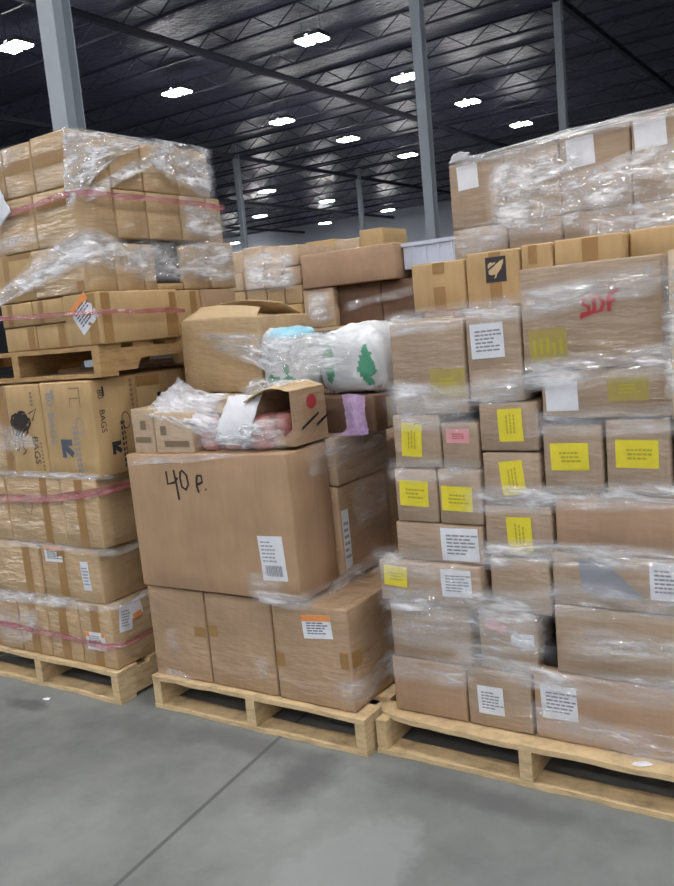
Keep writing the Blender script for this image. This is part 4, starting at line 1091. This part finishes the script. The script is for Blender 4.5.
# step back row
c = carton('tan carton with short tape strips, left of three behind the large labelled cartons', -1.428, -1.226, 2.70, 2.955, 1.495, 1.665, 'tan', G)
decal(c, 'F', -1.345, -1.30, 1.625, 1.662, 'tape', 'packing_tape'); decal(c, 'F', -1.345, -1.30, 1.498, 1.58, 'tape', 'packing_tape')
c = carton('tan carton with black square bird emblem, behind the large labelled cartons', -1.220, -1.032, 2.70, 2.955, 1.495, 1.678, 'tan', G)
tape(c, 'F', -1.115, .042)
cx, cz, q = -1.112, 1.617, .036
marks(c, 'F', [(cx - q, cx + q, cz - q * 1.15, cz + q * 1.15)], 'ink', 'emblem_square', off=.002)
def B(px, py): return (cx + px * q, cz + py * q)
polys(c, 'F', [[B(-.7, -.35), B(-.45, -.5), B(-.1, -.45), B(.15, -.4), B(.5, 0), B(.75, .55), B(.78, .85), B(.45, .75), B(.1, .5), B(-.3, .2), B(-.7, -.05)],
               [B(-.75, .1), B(-.4, .35), B(-.05, .5), B(.0, .7), B(-.25, .6), B(-.5, .7), B(-.75, .5)],
               [B(-.05, -.42), B(.12, -.4), B(.05, -.7), B(-.2, -.85), B(-.1, -.65)]], 'pale', 'bird_emblem', off=.0026)
c = carton('wide tan carton behind the red-marked carton at the back', -.915, -.70, 2.705, 2.955, 1.30, 1.685, 'tan', G)
tape(c, 'F', -.80, .05); c = carton('tan carton right of the bird emblem carton at the back', -1.026, -.921, 2.705, 2.955, 1.495, 1.683, 'tan', G)
decal(c, 'F', -1.0, -.97, 1.62, 1.68, 'tape', 'packing_tape')
c = carton('tan carton at the right end of the row behind the red-marked carton', -.694, -.42, 2.76, 3.05, 1.30, 1.69, 'tan', G)
G5 = 'rear cartons of the right stack'
for k, (z0, z1) in enumerate(((.142, .62), (.622, 1.10), (1.102, 1.568))):
    for (a, b, s) in ((-1.45, -.98, 'left'), (-.97, -.43, 'right')):
        carton('rear carton inside the %s half of the right stack, %s of three' % (s, ('lowest', 'middle', 'top')[k]), a, b, 3.07, 3.53, z0, z1, 'rosy', G5)
# tall rear load of the right stack
cols = [(-1.445, -1.224, 2.045), (-1.219, -1.014, 2.06), (-1.009, -.765, 2.075), (-.76, -.44, 2.09)]
nm = ['leftmost', 'second from left', 'third from left', 'rightmost']
GT = 'film-wrapped cartons at the top rear of the right stack'
for i, (a, b, h) in enumerate(cols):
    carton('lower film-wrapped carton, %s of four at the top rear of the right stack' % nm[i], a, b, 3.10, 3.52, 1.57, 1.80, 'rosy_wrap', GT)
    c = carton('upper film-wrapped carton, %s of four at the top rear of the right stack' % nm[i], a, b, 3.10, 3.52, 1.802, h, 'rosy_wrap', GT)
    if i == 0: ship_label(c, 'F', -1.41, -1.325, 1.945, 2.035, .05, style='none')
    if i == 2: ship_label(c, 'F', -.985, -.885, 1.955, 2.055, .05, style='none')
    if i == 3: ship_label(c, 'F', -.75, -.645, 1.975, 2.075, .05, style='none')
for c_ in [o for o in bpy.data.objects if o.get('label', '').startswith('lower film-wrapped carton, third')]:
    pass
# films of the right stack
fr = empty('stretch_film', (-1.4, 2.39, .2), 'wide clear stretch film bands round the right stack, bunched in white ridges', 'stretch film', 'stretch film wraps')
XL, XR = -1.40, -.42
def rb(x0, x1, zl, zh, mat, seed, out=.014, amp=.010, rag=.010, dy=0.0):
    n = len(zl); x0 -= .03; x1 += .03
    kid(film_band([(x0 + (x1 - x0) * i / (n - 1), YR + dy) for i in range(n)], [q - .035 for q in zl], [q + .03 for q in zh], mat, out, amp, rag, seed), fr)
rb(-1.38, -.92, [1.455, 1.47, 1.485], [1.475, 1.492, 1.505], 'film_milky', 51, rag=.004)
rb(-.92, -.52, [1.46, 1.505, 1.525], [1.505, 1.54, 1.555], 'film_milky', 52)
rb(-1.38, -.92, [1.215, 1.225, 1.235], [1.27, 1.255, 1.29], 'film_milky', 53)
rb(-.93, -.42, [1.265, 1.285, 1.30], [1.315, 1.325, 1.36], 'film_milky', 54)
rb(-1.37, -1.09, [1.155, 1.15, 1.15], [1.205, 1.19, 1.185], 'film', 55)
rb(-.90, -.42, [1.13, 1.135, 1.145], [1.16, 1.165, 1.185], 'film', 56, rag=.005)
rb(-1.39, -1.08, [.985, .985, .985], [1.02, 1.015, 1.01], 'film', 57, rag=.005)
rb(-1.12, -.42, [.89, .905, .925, .935], [.93, .945, .96, .975], 'film_milky', 58)
rb(-1.10, -.42, [.715, .735, .745, .745], [.76, .77, .775, .775], 'film_milky', 59)
rb(-1.47, -1.12, [.655, .66, .65], [.72, .725, .71], 'film', 60, dy=-.02)
rb(-1.46, -.90, [.53, .515, .535], [.57, .60, .625], 'film_milky', 61, dy=-.01)
rb(-.90, -.42, [.575, .59, .60], [.65, .665, .665], 'film', 62)
rb(-1.45, -.90, [.41, .42, .445], [.47, .475, .51], 'film', 63)
rb(-1.20, -.80, [.37, .345, .325], [.40, .38, .365], 'film_milky', 64)
rb(-.82, -.42, [.315, .335, .37], [.37, .395, .43], 'film', 65)
rb(-.82, -.42, [.455, .47, .48], [.51, .52, .53], 'film', 66)
rb(-.97, -.42, [.20, .175, .17], [.255, .225, .23], 'film', 67)
rb(-1.46, -1.15, [.29, .295, .30], [.345, .35, .35], 'film', 68)
kid(film_band([(-.50, 2.39), (-.505, 2.355), (-.48, 2.338), (-.34, 2.338)], [1.16, 1.16, 1.16, 1.16], [1.60, 1.60, 1.61, 1.61], 'film_milky', .010, .010, .01, 69), fr)
fr = empty('stretch_film', (-1.4, 3.09, 1.6), 'glittering clear stretch film over the tall rear cartons of the right stack', 'stretch film', 'stretch film wraps')
def rt(x0, x1, zl, zh, mat, seed, amp=.012):
    n = len(zl); kid(film_band([(x0 + (x1 - x0) * i / (n - 1), 3.10) for i in range(n)], zl, zh, mat, .012, amp, .012, seed), fr)
rt(-1.30, -.90, [1.70, 1.71, 1.72], [2.07, 2.08, 2.085], 'film_bright', 71, .016)
rt(-1.46, -1.20, [1.68, 1.70], [1.82, 1.83], 'film_milky', 72)
rt(-.96, -.42, [1.78, 1.81, 1.85], [1.95, 2.0, 2.04], 'film_bright', 73)
rt(-.96, -.42, [1.66, 1.68, 1.71], [1.83, 1.84, 1.87], 'film_milky', 74)
kid(film_sheet([[(-1.44, 3.088, 2.02), (-1.2, 3.088, 2.03), (-.9, 3.088, 2.04), (-.45, 3.088, 2.06)], [(-1.44, 3.09, 2.055), (-1.2, 3.09, 2.07), (-.9, 3.09, 2.088), (-.45, 3.09, 2.105)], [(-1.44, 3.2, 2.058), (-1.2, 3.2, 2.078), (-.9, 3.2, 2.094), (-.45, 3.2, 2.11)]], 'film_bright', .006, (50, 14), 75, name='film_sheet', solid=False), fr)
o = film_sheet([[(-1.44, 3.10, 2.05), (-1.40, 3.10, 2.055), (-1.36, 3.10, 2.06)], [(-1.42, 3.09, 2.08), (-1.385, 3.09, 2.085), (-1.35, 3.09, 2.075)]], 'white', .004, (8, 6), 76, name='paper_scrap')
md = o.modifiers.new('thickness', 'SOLIDIFY'); md.thickness = .001
tag(o, 'white paper scrap poking up at the left corner of the tall right rear load', 'paper')

# ================================================================== BACK ROW
pallet('wooden pallet under the film-wrapped cartons in the back row, mostly hidden', -4.05, -3.03, 4.29, 5.5, seed=8, group='pallets of the back row')
GB = 'film-wrapped cartons in the back row'
for k, (z0, z1) in enumerate(((.142, .64), (.642, 1.14), (1.142, 1.62))):
    for (a, b, s) in ((-4.03, -3.545, 'left'), (-3.535, -3.04, 'right')):
        c = carton('%s carton of the %s column under the small wrapped ones, back row' % (('lowest', 'middle', 'top')[k], s), a, b, 4.30, 4.9, z0, z1, 'tan', GB)
        tape(c, 'F')
xs_ = [-4.02, -3.80, -3.61, -3.47, -3.31, -3.17, -3.035]
hh = [2.0, 2.0, 1.985, 2.0, 1.985, 1.975]
for i in range(6):
    for k, (z0, z1) in enumerate(((1.622, 1.735), (1.737, 1.85), (1.852, hh[i]))):
        m_ = ['tan_wrap', 'pale_wrap', 'pale_wrap'][k]
        carton('small wrapped carton in the back row, %s from left, %s layer' % (('first', 'second', 'third', 'fourth', 'fifth', 'sixth')[i], ('lower', 'middle', 'top')[k]), xs_[i], xs_[i + 1] - .006, 4.30 + random.uniform(-.01, .02), 4.75, z0, z1, m_, 'small wrapped cartons in the back row')
f2 = empty('stretch_film', (-2.9, 4.24, 1.47), 'shaded clear stretch film across the dark cartons under the long plain carton', 'stretch film', 'stretch film wraps')
kid(film_band([(-2.98, 4.26), (-2.78, 4.27)], [1.48, 1.48], [1.69, 1.69], 'film_bright', .010, .010, .01, 83), f2)
kid(film_band([(-2.75, 4.31), (-2.24, 4.31)], [1.54, 1.60], [1.60, 1.66], 'film', .010, .010, .01, 84), f2)
fr = empty('stretch_film', (-3.5, 4.29, 1.6), 'clear stretch film over the small cartons of the back row', 'stretch film', 'stretch film wraps')
kid(film_band([(-3.45, 4.27), (-3.2, 4.27), (-3.02, 4.27)], [1.70, 1.70, 1.68], [1.985, 1.98, 1.97], 'film_bright', .012, .014, .02, 81), fr)
kid(film_band([(-3.75, 4.28), (-3.55, 4.28)], [1.72, 1.70], [1.80, 1.78], 'film_milky', .012, .014, .02, 82), fr)
# pallet under the long carton
for (a, b, s) in ((-3.02, -2.535, 'left'), (-2.525, -2.03, 'right')):
    for k, (z0, z1) in enumerate(((.142, .74), (.742, 1.33))):
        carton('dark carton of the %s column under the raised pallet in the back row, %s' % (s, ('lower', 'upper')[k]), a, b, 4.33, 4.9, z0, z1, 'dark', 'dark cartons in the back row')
pallet('wooden pallet on the floor under the dark cartons of the back row', -3.03, -2.02, 4.29, 5.5, seed=10, group='pallets of the back row')
pallet('wooden pallet raised on dark cartons in the back row under the long plain carton', -3.03, -2.02, 4.26, 5.4, 1.333, .13, 'wood', 9, group='pallets stacked on cartons')
carton('shaded wrapped carton at left under the long plain carton', -3.02, -2.80, 4.29, 4.75, 1.465, 1.698, 'pale_wrap', 'shaded cartons under the long carton')
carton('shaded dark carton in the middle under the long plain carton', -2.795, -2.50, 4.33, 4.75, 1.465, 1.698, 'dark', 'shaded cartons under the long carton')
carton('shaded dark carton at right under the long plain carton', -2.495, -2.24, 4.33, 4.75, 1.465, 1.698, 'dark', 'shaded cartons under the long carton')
carton('long plain brown carton lying across the back row', -3.0, -2.355, 4.27, 4.72, 1.70, 1.90, 'rosy', 'cartons in the back row', bulge=.004)
carton('pinkish brown carton under the pale bin in the back row', -2.235, -1.98, 4.34, 4.8, 1.465, 1.745, 'rosy', 'cartons in the back row')
def bin_box():
    r = empty('plastic_bin', (-2.15, 4.55, 1.747), 'pale blue-white plastic bin with folded rim beside the long plain carton', 'bin')
    w, d, h, t = .19, .20, .145, .006
    link('body', boxes_mesh('bin_body', [(-w, w, -d, -d + t, 0, h), (-w, w, d - t, d, 0, h), (-w, -w + t, -d + t, d - t, 0, h), (w - t, w, -d + t, d - t, 0, h), (-w + t, w - t, -d + t, d - t, 0, t)]), 'bin', r)
    link('rim', boxes_mesh('bin_rim', [(-w - .01, w + .01, -d - .01, -d, h - .02, h), (-w - .01, w + .01, d, d + .01, h - .02, h), (-w - .01, -w, -d, d, h - .02, h), (w, w + .01, -d, d, h - .02, h)]), 'bin', r)
    for k in range(5):
        x = -w + .06 + k * .08; link('rib', boxes_mesh('bin_rib', [(x - .006, x + .006, -d - .006, -d, 0, h - .02)]), 'bin', r)
bin_box()
carton('carton beneath the far end of the pale plastic bin', -2.235, -1.98, 4.805, 5.2, 1.465, 1.745, 'rosy', 'cartons in the back row')
# farther row
for k, (a, b, z1, m_, l) in enumerate(((-4.15, -3.86, 2.16, 'tan', 'flat-topped tan carton'), (-3.855, -3.62, 2.14, 'pale_wrap', 'paler wrapped carton'), (-3.615, -3.40, 2.19, 'tan', 'tallest tan carton'))):
    carton('%s peeping over the long carton from the farther row' % l, a, b, 6.0, 6.4, 1.5, z1, m_, 'cartons of the farther row')
for (a, b, s) in ((-4.16, -3.76, 'left'), (-3.75, -3.39, 'right')):
    for k, (z0, z1) in enumerate(((0, .75), (.752, 1.498))):
        carton('hidden %s carton of the farther row, %s' % (s, ('lower', 'upper')[k]), a, b, 6.0, 6.5, z0, z1, 'tan', 'cartons of the farther row')

# ================================================================== litter
def scrap(label, x, y, z, r, seed):
    bm = bmesh.new(); rn = random.Random(seed); n = 9
    t = [bm.verts.new((r * rn.uniform(.6, 1.2) * math.cos(i * 2 * math.pi / n), r * .6 * rn.uniform(.6, 1.2) * math.sin(i * 2 * math.pi / n), .002 + rn.uniform(0, .006))) for i in range(n)]
    c0 = bm.verts.new((0, 0, .007)); b = bm.verts.new((0, 0, 0.0))
    for i in range(n): bm.faces.new((t[i], t[(i + 1) % n], c0)); bm.faces.new((t[(i + 1) % n], t[i], b))
    me = bpy.data.meshes.new('paper_scrap'); bm.to_mesh(me); bm.free()
    tag(link('paper_scrap', me, 'white', loc=(x, y, z), rot=(0, 0, .4)), label, 'litter')
scrap('small white paper scrap on the floor in front of the left pallet', -3.06, 2.15, 0.0, .022, 1)
scrap('small white scrap lying on the front board of the right pallet', -.62, 2.36, .1405, .028, 2)
